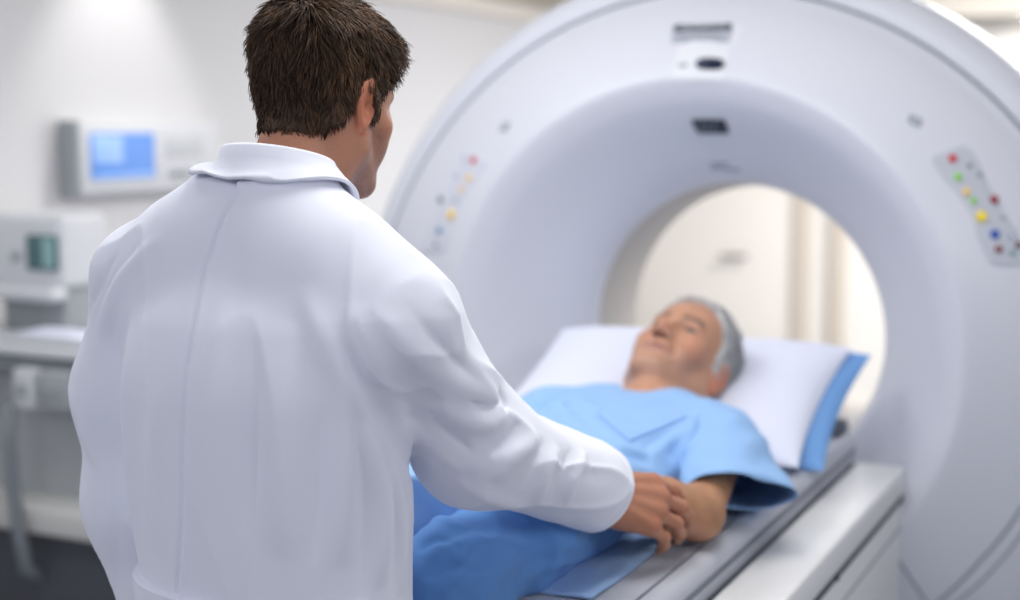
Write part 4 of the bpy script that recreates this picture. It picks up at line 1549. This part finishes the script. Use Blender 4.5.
cspans = [[(-9, 9)], [(-9, 9)], [(1.0, 1.60)]]
lc = sdf_obj('lab_coat', coat, (T_P[0] - 0.33, T_P[1] - 0.22, 0.60), (T_P[0] + 0.36, A_W[1] + 0.08, 1.56), 0.012, M_COAT, doc, fine=0.0030,
             spans=[[(-9, 9)], [(-9, 9)], [(1.0, 1.60)]])
lc['label'] = 'white cotton coat with a centre back seam and half belt'

# collar: stand and fold around the back of the neck
N_C = at(278, 168, 1.63)
tilt = math.radians(10)


def collar_pt(phi, rx, ry, h):
    """phi 0 at the nape, positive to the wearer's right"""
    x, y = rx * math.sin(phi), -ry * math.cos(phi)
    z = h
    y2, z2 = y * math.cos(tilt) + z * math.sin(tilt), z * math.cos(tilt) - y * math.sin(tilt)
    return N_C + T_R @ np.array([x, y2, z2])


prof = [(0.064, 0.060, -0.030), (0.0655, 0.0615, -0.005), (0.067, 0.063, 0.012), (0.0685, 0.0645, 0.0175), (0.071, 0.067, 0.019), (0.0735, 0.0695, 0.0165), (0.079, 0.076, 0.004), (0.086, 0.083, -0.010), (0.093, 0.091, -0.024), (0.0945, 0.0925, -0.0268),
        (0.0925, 0.0905, -0.0270), (0.084, 0.081, -0.0135), (0.076, 0.073, 0.0), (0.0715, 0.067, 0.008), (0.0675, 0.0635, -0.005), (0.066, 0.062, -0.030)]
vs, fs = [], []
phis = np.linspace(-2.5, 2.5, 61)
K = len(prof)
for phi in phis:
    fwd = (abs(phi) / 2.5) ** 2
    for rx, ry, h in prof:
        g = max(0.0, rx - 0.070)
        wob = 0.0005 * math.sin(phi * 5 + rx * 90)
        vs.append(collar_pt(phi, (rx - g * 0.45 + g * 0.3 * fwd + wob) * 0.95, (ry - g * 0.45 + g * 0.3 * fwd + wob) * 0.95, h - 0.012 * fwd - g * 0.6 * fwd))
vs = np.array(vs)
for _ in range(3):                                        # the fold lies on the shoulders of the coat
    dd = coat_base(vs)
    need = np.array([0.010 if 4 <= i <= 9 else 0.0065 if 9 < i <= 13 else -1 for i in range(K)] * len(phis))
    push = np.clip(need - dd, 0, 0.05)
    vs = vs + normal(coat_base, vs) * push[:, None]
vs = list(vs)
for j in range(len(phis) - 1):
    for i in range(K):
        a, b = j * K + i, j * K + (i + 1) % K
        fs.append((a, b, b + K, a + K))
fs.append(tuple(range(K))[::-1])
fs.append(tuple((len(phis) - 1) * K + i for i in range(K)))
from_arrays('collar', vs, fs, M_COAT, lc)

# half belt across the back
bp = []
ANG = np.linspace(math.radians(-172), math.radians(-14), 60)
for a in ANG:
    dr = T_R @ np.array([math.cos(a), math.sin(a), 0])
    col_ = []
    for z in (1.015, 1.0175, 1.05, 1.0805, 1.083):
        lo, hi = 0.05, 0.24
        c0 = T_P + np.array([0, 0, z])
        ts = np.linspace(0.06, 0.235, 90)
        dd = coat_torso(tl(c0 + dr * ts[:, None]))
        k = np.argmax(dd > 0)
        col_.append(c0 + dr * (ts[k] + 0.0035 + (0.0 if z in (1.015, 1.083) else 0.004)))
    bp.append(col_)
vs, fs = [], []
for col_ in bp:
    vs += col_
    vs += [p - (p - (T_P + np.array([0, 0, p[2]]))) * 0.10 for p in (col_[-1], col_[0])]
K = 7
for j in range(len(bp) - 1):
    for i in range(K):
        a, b = j * K + i, j * K + (i + 1) % K
        fs.append((a, a + K, b + K, b))
fs.append(tuple(range(K)))
fs.append(tuple((len(bp) - 1) * K + i for i in range(K))[::-1])
hb = from_arrays('half_belt', vs, fs, M_COAT, lc)
hb.data.set_sharp_from_angle(angle=math.radians(50))

# trousers and shoes below the coat
def dtrou(P):
    d = None
    for s in (-1, 1):
        x = rc(P, tw((s * 0.085, 0, 0.88)), tw((s * 0.10, 0.01, 0.50)), 0.092, 0.072)
        x = smin(x, rc(P, tw((s * 0.10, 0.01, 0.50)), tw((s * 0.11, -0.01, 0.10)), 0.072, 0.062), 0.03)
        d = x if d is None else smin(d, x, 0.03)
    d = smin(d, ell(P, tw((0, 0, 0.92)), (0.150, 0.105, 0.09)), 0.05)
    return smax(d, 0.055 - P[:, 2], 0.006)


sdf_obj('trousers', dtrou, (T_P[0] - 0.26, T_P[1] - 0.2, 0.03), (T_P[0] + 0.26, T_P[1] + 0.2, 1.03), 0.011, M_DTROU, doc)
for s in (-1, 1):
    def shoe(P, s=s):
        d = rc(P, tw((s * 0.11, -0.035, 0.050)), tw((s * 0.128, 0.15, 0.040)), 0.046, 0.040)
        d = smin(d, rc(P, tw((s * 0.11, -0.01, 0.05)), tw((s * 0.11, -0.01, 0.10)), 0.044, 0.044), 0.03)
        return smax(d, 0.002 - P[:, 2], 0.006)
    c0 = tw((s * 0.118, 0.06, 0.06))
    sdf_obj('shoe', shoe, c0 - np.array([0.09, 0.17, 0.07]), c0 + np.array([0.09, 0.17, 0.10]), 0.007, M_SHOE, doc)

# ------------------------------------------------------------------ the lying person
SK_P = (0.54, 0.285, 0.185)
PH_S = 1.06
_y, _z = np.array([0, -math.sin(math.radians(31)), math.cos(math.radians(31))]), np.array([0, math.cos(math.radians(31)), math.sin(math.radians(31))])
_x = np.cross(_y, _z)
_a = math.radians(-1)                                      # turned a little towards the standing person
_y, _x = _y * math.cos(_a) + _x * math.sin(_a), _x * math.cos(_a) - _y * math.sin(_a)
_b = math.radians(-10)
_z, _x = _z * math.cos(_b) + _x * math.sin(_b), _x * math.cos(_b) - _z * math.sin(_b)
PH_R = np.stack([_x, _y, _z], 1)
PH_O = np.array([-0.891, 2.552, 1.144])
P_S, P_E, P_W = np.array([-0.735, 2.335, 1.066]), np.array([-0.654, 1.968, 1.034]), np.array([-0.762, 1.825, 1.082])
Q_S, Q_E, Q_W = np.array([-1.065, 2.335, 1.066]), np.array([-1.150, 2.02, 1.035]), np.array([-1.125, 1.77, 1.02])
PHAND_Y = np.array([-0.90, -0.35, 0.02])
PHAND_R = frame(PHAND_Y, np.array([0.05, -0.1, 1.0]))
PCURL = [(0.25, 0.3, 0.2), (0.28, 0.3, 0.2), (0.32, 0.32, 0.2), (0.36, 0.36, 0.25)]
QHAND_R = frame(np.array([0.05, -1.0, -0.08]), np.array([0, 0, 1.0]))
P_TORSO = [(1.60, -0.925, 1.047, 0.160, 0.064), (1.70, -0.925, 1.050, 0.164, 0.066), (1.80, -0.925, 1.053, 0.164, 0.068), (1.92, -0.920, 1.054, 0.160, 0.070), (2.05, -0.910, 1.054, 0.164, 0.070), (2.20, -0.90, 1.055, 0.176, 0.071), (2.32, -0.897, 1.054, 0.180, 0.064),
           (2.39, -0.895, 1.058, 0.150, 0.056), (2.44, -0.893, 1.064, 0.095, 0.048)]


def pat_core(P, grow=0.0):
    d = loft(P[:, 1], P[:, 0], P[:, 2], [(a - (grow if k == 0 else -grow * 0.5 if k == 8 else 0), b, c, e + grow + (0.009 if grow and k < 3 else 0), f + grow + (0.013 if grow and k < 3 else 0)) for k, (a, b, c, e, f) in enumerate(P_TORSO)])
    for s in (P_S, Q_S):
        d = smin(d, rc(P, (-0.90 + 0.35 * (s[0] + 0.90), 2.385, 1.062), s, 0.046 + grow, 0.050 + grow), 0.05)
    return d


def legs(P, r0, r1, r2, r3):
    d = None
    for s in (-1, 1):
        hip, knee, ank = (-0.922 + s * 0.085, 1.86, 1.052), (-0.928 + s * 0.085, 1.555, 1.028), (-0.915 + s * 0.105, 1.545, 0.60)
        x = smin(rc(P, hip, knee, r0, r1), rc(P, knee, ank, r2, r3), 0.03)
        d = x if d is None else smin(d, x, 0.02)
    return d


def pat_body(P):
    d = head_sdf((P - PH_O) @ PH_R / PH_S, closed=0.15, smile=0.5) * PH_S
    d = smin(d, np.maximum(pat_core(P), 1.78 - P[:, 1]), 0.03)
    d = smin(d, rc(P, (-0.893, 2.40, 1.085), PH_O + PH_R @ np.array([0, -0.035, -0.10]), 0.060, 0.056), 0.03)
    d = smin(d, legs(P, 0.058, 0.048, 0.046, 0.036), 0.03)
    for s in (-1, 1):
        d = smin(d, rc(P, (-0.915 + s * 0.105, 1.555, 0.56), (-0.915 + s * 0.115, 1.44, 0.50), 0.034, 0.026), 0.03)
    for S, E, W in ((P_S, P_E, P_W), (Q_S, Q_E, Q_W)):
        a = smin(rc(P, S, E, 0.047, 0.037), rc(P, E, E + (W - E) * 0.35, 0.037, 0.041), 0.02)
        a = smin(a, rc(P, E + (W - E) * 0.35, W, 0.041, 0.028), 0.02)
        d = smin(d, a, 0.015)
    d = smin(d, rc(P, P_E + np.array([0.004, -0.006, -0.006]), P_E + np.array([0.003, -0.007, -0.006]), 0.026, 0.026), 0.015)
    d = smin(d, hand_sdf(P, P_W, np.stack([-PHAND_R[:, 0] * -1, PHAND_R[:, 1], PHAND_R[:, 2]], 1), -1, PCURL, 0.05, 0.4), 0.012)
    d = smin(d, hand_sdf(P, Q_W, np.stack([-QHAND_R[:, 0], QHAND_R[:, 1], QHAND_R[:, 2]], 1), 1, PCURL, 0.05, 0.4), 0.012)
    return d


def pat_cols(v):
    c = skin_col((v - PH_O) @ PH_R / PH_S, SK_P, (0.42, 0.19, 0.165), 0.16, (0.30, 0.25, 0.23), (0.085, 0.07, 0.062), (0.06, 0.05, 0.045))
    arm = (v[:, 1] < 2.25)
    n = vnoise(v * 30, 31) * 0.5 + vnoise(v * 75, 33) * 0.5
    c[arm] = np.array((0.44, 0.225, 0.120)) * (1 + 0.16 * n[arm, None] * np.array([1, 0.9, 0.8]))
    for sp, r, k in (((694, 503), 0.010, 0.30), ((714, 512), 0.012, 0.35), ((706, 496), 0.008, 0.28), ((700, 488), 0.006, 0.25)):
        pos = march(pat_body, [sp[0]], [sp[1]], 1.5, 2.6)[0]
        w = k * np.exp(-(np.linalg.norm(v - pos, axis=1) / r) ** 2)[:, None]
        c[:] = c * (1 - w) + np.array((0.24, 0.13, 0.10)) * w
    el = np.exp(-(np.linalg.norm(v - (P_E + np.array([0.01, -0.04, -0.02])), axis=1) / 0.022) ** 2)[:, None] * 0.5
    c[:] = c * (1 - el) + np.array((0.60, 0.30, 0.235)) * el
    return c


pat = sdf_obj('person', pat_body, (-1.25, 1.38, 0.44), (-0.54, 2.72, 1.32), 0.011, M_SKIN, None, pat_cols, fine=0.0023,
              spans=[[(PH_O[0] - 0.11, PH_O[0] + 0.11), (-0.72, -0.56)], [(PH_O[1] - 0.17, PH_O[1] + 0.15), (1.84, 2.03)], [(0.97, 1.31)]])
tag(pat, 'grey-haired person in light blue hospital clothes lying face up on the pillow', 'person')


def pregion(q):
    lim = np.interp(q[:, 1], [-0.11, -0.045, -0.030, -0.022, -0.012, 0.008, 0.012, 0.028, 0.034, 0.050, 0.066, 0.085, 0.11], [-0.055, -0.052, -0.035, 0.020, 0.036, 0.030, -0.006, 0.000, 0.040, 0.066, 0.088, 0.101, 0.11])
    return lim - q[:, 2]


def pthick(q):
    top = np.clip((q[:, 2] - 0.055) / 0.05, 0, 1)
    nape = np.clip((q[:, 2] + 0.055) / 0.07, 0, 1)
    burn = np.clip((q[:, 1] - 0.0) / 0.02, 0, 1) * np.clip((0.045 - q[:, 2]) / 0.02, 0, 1)
    return (0.003 + 0.005 * nape + 0.006 * top) * (1 - 0.4 * burn)


def pflow(q):
    f = np.zeros_like(q)
    f[:, 1] = -0.8
    f[:, 2] = 0.45 - 1.1 * np.clip((0.09 - q[:, 2]) / 0.06, 0, 1)
    f[:, 0] = 0.25 * np.sign(q[:, 0])
    return f / np.linalg.norm(f, axis=1)[:, None]


hair('hair', PH_O, PH_R, PH_S, pregion, pthick, pflow, lambda q: 0.016 + 0.012 * np.clip(q[:, 2] / 0.1, 0, 1), ((0.38, 0.38, 0.385), (0.92, 0.92, 0.92)), M_HAIRG, pat, n=9000, lift=0.38,
     h=0.0028, curve=0.9, drop=0.0, r0=0.0009, seed=6, clump=0.6)


def cloth_noise(P, sc, amp, seed):
    return vnoise(P * sc, seed) * amp


GF = [  # folds of the shirt: polylines in the frame, radius, height
    ([(516, 392), (555, 400), (592, 424)], 0.008, 0.005),
    ([(505, 400), (535, 414), (562, 440)], 0.007, 0.006),
    ([(545, 392), (575, 408), (602, 438)], 0.006, -0.005),
    ([(525, 398), (552, 414), (578, 444)], 0.005, -0.005),
    ([(600, 400), (640, 392), (690, 398)], 0.010, 0.003),
    ([(722, 404), (704, 430), (692, 474)], 0.008, -0.010),
    ([(708, 402), (690, 430), (680, 470)], 0.009, 0.009),
    ([(648, 462), (668, 442), (688, 432)], 0.008, 0.006),
    ([(640, 452), (658, 438), (676, 428)], 0.006, -0.004),
    ([(590, 440), (620, 454), (650, 462)], 0.008, -0.006),
    ([(600, 428), (622, 446), (646, 456)], 0.007, 0.005),
    ([(560, 392), (600, 410), (630, 440)], 0.006, 0.004),
]


def gown_base(P):
    d = pat_core(P, 0.011)
    d = smax(d, 1.625 + 0.75 * np.clip(P[:, 0] + 0.90, 0, 1) + 3.0 * np.clip(P[:, 0] + 0.80, 0, 1) + 0.006 * np.sin(P[:, 0] * 40) - P[:, 1], 0.008)
    # neckline: an oval opening round the neck
    n = PH_O + PH_R @ np.array([0, -0.03, -0.10])
    d = smax(d, -rc(P, (-0.893, 2.410, 1.095), n + np.array([0, -0.005, 0.03]), 0.066, 0.075), 0.006)
    return d


GF3 = [(poly_pts(gown_base, a, 0.0) if False else march(gown_base, [x for x, y in dense(a)], [y for x, y in dense(a)], 1.6, 3.0), r, h) for a, r, h in GF]


def gown(P):
    d = gown_base(P)
    w = vnoise(P * np.array([15, 11, 15]), 41) * 0.006 + vnoise(P @ np.array([[0.8, 0.6, 0], [-0.6, 0.8, 0], [0, 0, 1.0]]) * np.array([48, 16, 30]), 42) * 0.0035
    e = d + w * (np.abs(d) < 0.05)
    for pts, r, hgt in GF3:
        s = ((P > pts.min(0) - 0.05) & (P < pts.max(0) + 0.05)).all(1)
        if s.any():
            dist, tt = poly_dist(P[s], pts)
            e[s] -= 1.9 * hgt * np.sin(tt * math.pi) ** 0.8 * np.exp(-(dist / (0.95 * r)) ** 1.4)
    return np.maximum(e, 0.9865 - P[:, 2])


shirt = sdf_obj('shirt', gown, (-1.20, 1.58, 0.96), (-0.60, 2.50, 1.24), 0.0036, M_GOWN, pat)
shirt['label'] = 'light blue short-sleeved hospital shirt with a chest pocket'


def sleeve(name, rings, parent, n=40, sub=8, seed=51):
    """cloth tube through rings (centre, half axis 1, half axis 2)"""
    C = np.array([r[0] for r in rings], float)
    A1 = np.array([r[1] for r in rings], float)
    A2 = np.array([r[2] for r in rings], float)
    tk = np.linspace(0, 1, len(rings))
    ts = np.linspace(0, 1, sub * (len(rings) - 1) + 1)
    ip = lambda X: np.stack([np.interp(ts, tk, X[:, k]) for k in range(3)], 1)
    c, a1, a2 = ip(C), ip(A1), ip(A2)
    ang = np.linspace(0, 2 * math.pi, n + 1)[:-1]
    V = c[:, None] + a1[:, None] * np.cos(ang)[None, :, None] + a2[:, None] * np.sin(ang)[None, :, None]
    flat = V.reshape(-1, 3)
    out = V - c[:, None]
    out /= np.linalg.norm(out, axis=2)[..., None]
    w = vnoise(flat * np.array([26, 12, 26]), seed) * 0.012 + vnoise(flat @ np.array([[0.8, 0.6, 0], [-0.6, 0.8, 0], [0, 0, 1.0]]) * np.array([70, 18, 40]), seed + 1) * 0.005
    g = (0.3 + 0.7 * np.repeat(ts, n))
    flat = flat + out.reshape(-1, 3) * (w * g)[:, None]
    th = 0.0022
    inn = flat - out.reshape(-1, 3) * th
    m = len(ts)
    F = []
    off = len(flat)
    for i in range(m - 1):
        for j in range(n):
            a, b = i * n + j, i * n + (j + 1) % n
            F.append((a, b, b + n, a + n))
            F.append((off + a, off + a + n, off + b + n, off + b))
    for i, fl in ((0, False), (m - 1, True)):
        for j in range(n):
            a, b = i * n + j, i * n + (j + 1) % n
            q = (a, off + a, off + b, b)
            F.append(q[::-1] if fl else q)
    V = np.concatenate([flat, inn])
    V[:, 2] = np.maximum(V[:, 2], np.where(V[:, 0] < -0.60, 0.988, V[:, 2]))
    return from_arrays(name, V, F, M_GOWN, parent)


sleeve('sleeve', [((-0.80, 2.36, 1.066), (0.015, 0.055, 0.01), (0, -0.01, 0.062)),
                  ((-0.755, 2.335, 1.068), (0.045, 0.052, 0.0), (-0.012, -0.012, 0.066)),
                  ((-0.705, 2.27, 1.060), (0.062, 0.052, -0.006), (-0.004, -0.016, 0.064)),
                  ((-0.665, 2.18, 1.050), (0.066, 0.056, -0.016), (0.004, -0.024, 0.056)),
                  ((-0.620, 2.078, 1.045), (0.068, 0.078, -0.012), (0.0, -0.048, 0.040))], shirt)
sleeve('sleeve', [((-1.00, 2.36, 1.066), (-0.015, 0.055, 0.01), (0, -0.01, 0.062)),
                  ((-1.045, 2.335, 1.068), (-0.045, 0.052, 0.0), (0.012, -0.012, 0.066)),
                  ((-1.095, 2.27, 1.060), (-0.060, 0.035, -0.006), (0.004, -0.016, 0.060)),
                  ((-1.125, 2.16, 1.052), (-0.062, 0.02, -0.012), (-0.004, -0.020, 0.056)),
                  ((-1.14, 2.08, 1.046), (-0.064, 0.02, -0.012), (-0.004, -0.020, 0.052))], shirt, seed=61)
# neck band
nb = []
for a in np.linspace(0, 2 * math.pi, 40)[:-1]:
    nb.append(np.array([-0.893 + 0.070 * math.cos(a), 2.425 + 0.050 * math.sin(a) * 0.9, 1.105 + 0.045 * -math.sin(a) * 0.9]))
# chest pocket: a stitched patch lying on the shirt
quad = np.array([(596, 414), (650, 396), (686, 418), (629, 442)], float)
N = 12
S_, T_ = np.meshgrid(np.linspace(0, 1, N + 1), np.linspace(0, 1, N + 1))
S_, T_ = S_.ravel()[:, None], T_.ravel()[:, None]
PX = quad[0] * (1 - S_) * (1 - T_) + quad[1] * S_ * (1 - T_) + quad[2] * S_ * T_ + quad[3] * (1 - S_) * T_
pp = march(gown, PX[:, 0], PX[:, 1], 1.6, 3.0)
nn_ = normal(gown_base, pp, 0.01)
Vt = np.concatenate([pp + nn_ * 0.0035, pp - nn_ * 0.002])
F = []
K = (N + 1) ** 2
for j in range(N):
    for i in range(N):
        a = j * (N + 1) + i
        F.append((a, a + 1, a + N + 2, a + N + 1))
        F.append((K + a, K + a + N + 1, K + a + N + 2, K + a + 1))
bd = [i for i in range(N + 1)] + [j * (N + 1) + N for j in range(1, N + 1)] + [N * (N + 1) + i for i in range(N - 1, -1, -1)] + [j * (N + 1) for j in range(N - 1, 0, -1)]
for a, c in zip(bd, bd[1:] + bd[:1]):
    F.append((a, K + a, K + c, c))
pk = from_arrays('chest_pocket', Vt, F, M_GOWN, shirt)
pk.data.set_sharp_from_angle(angle=math.radians(50))

TF = [([(418, 530), (440, 520), (470, 530)], 0.008, 0.006), ([(418, 552), (436, 540), (462, 548)], 0.006, -0.006), ([(455, 590), (470, 550), (500, 535)], 0.009, 0.006), ([(488, 600), (500, 570), (530, 548)], 0.009, 0.005),
      ([(425, 560), (450, 545), (490, 540)], 0.008, 0.006), ([(424, 580), (448, 566), (480, 572)], 0.007, -0.005), ([(440, 596), (466, 578), (500, 566)], 0.008, 0.005),
      ([(500, 540), (540, 548), (590, 536)], 0.010, 0.004), ([(520, 580), (550, 566), (590, 556)], 0.008, 0.004)]


def trou_base(P):
    d = loft(P[:, 1], P[:, 0], P[:, 2], [(1.66, -0.925, 1.050, 0.174, 0.074), (1.80, -0.925, 1.053, 0.172, 0.0755), (1.92, -0.920, 1.054, 0.166, 0.072)])
    return smin(d, legs(P, 0.084, 0.072, 0.060, 0.054), 0.045)


TF3 = [(march(trou_base, [x for x, y in dense(a)], [y for x, y in dense(a)], 1.3, 3.0), r, h) for a, r, h in TF]


def trou(P):
    d = trou_base(P)
    e = d + (vnoise(P * np.array([16, 13, 13]), 71) * 0.006 + vnoise(P @ np.array([[0.7, -0.7, 0], [0.7, 0.7, 0], [0, 0, 1.0]]) * np.array([44, 15, 30]), 72) * 0.0035) * (np.abs(d) < 0.05)
    for pts, r, hgt in TF3:
        s = ((P > pts.min(0) - 0.05) & (P < pts.max(0) + 0.05)).all(1)
        if s.any():
            dist, tt = poly_dist(P[s], pts)
            e[s] -= 1.9 * hgt * np.sin(tt * math.pi) ** 0.8 * np.exp(-(dist / (0.95 * r)) ** 1.4)
    on = P[:, 1] > 1.60
    return np.where(on, np.maximum(e, 0.9865 - P[:, 2]), np.maximum(e, 0.58 - P[:, 2]))


sdf_obj('trousers', trou, (-1.14, 1.44, 0.56), (-0.68, 1.96, 1.16), 0.0042, M_TROU, pat)
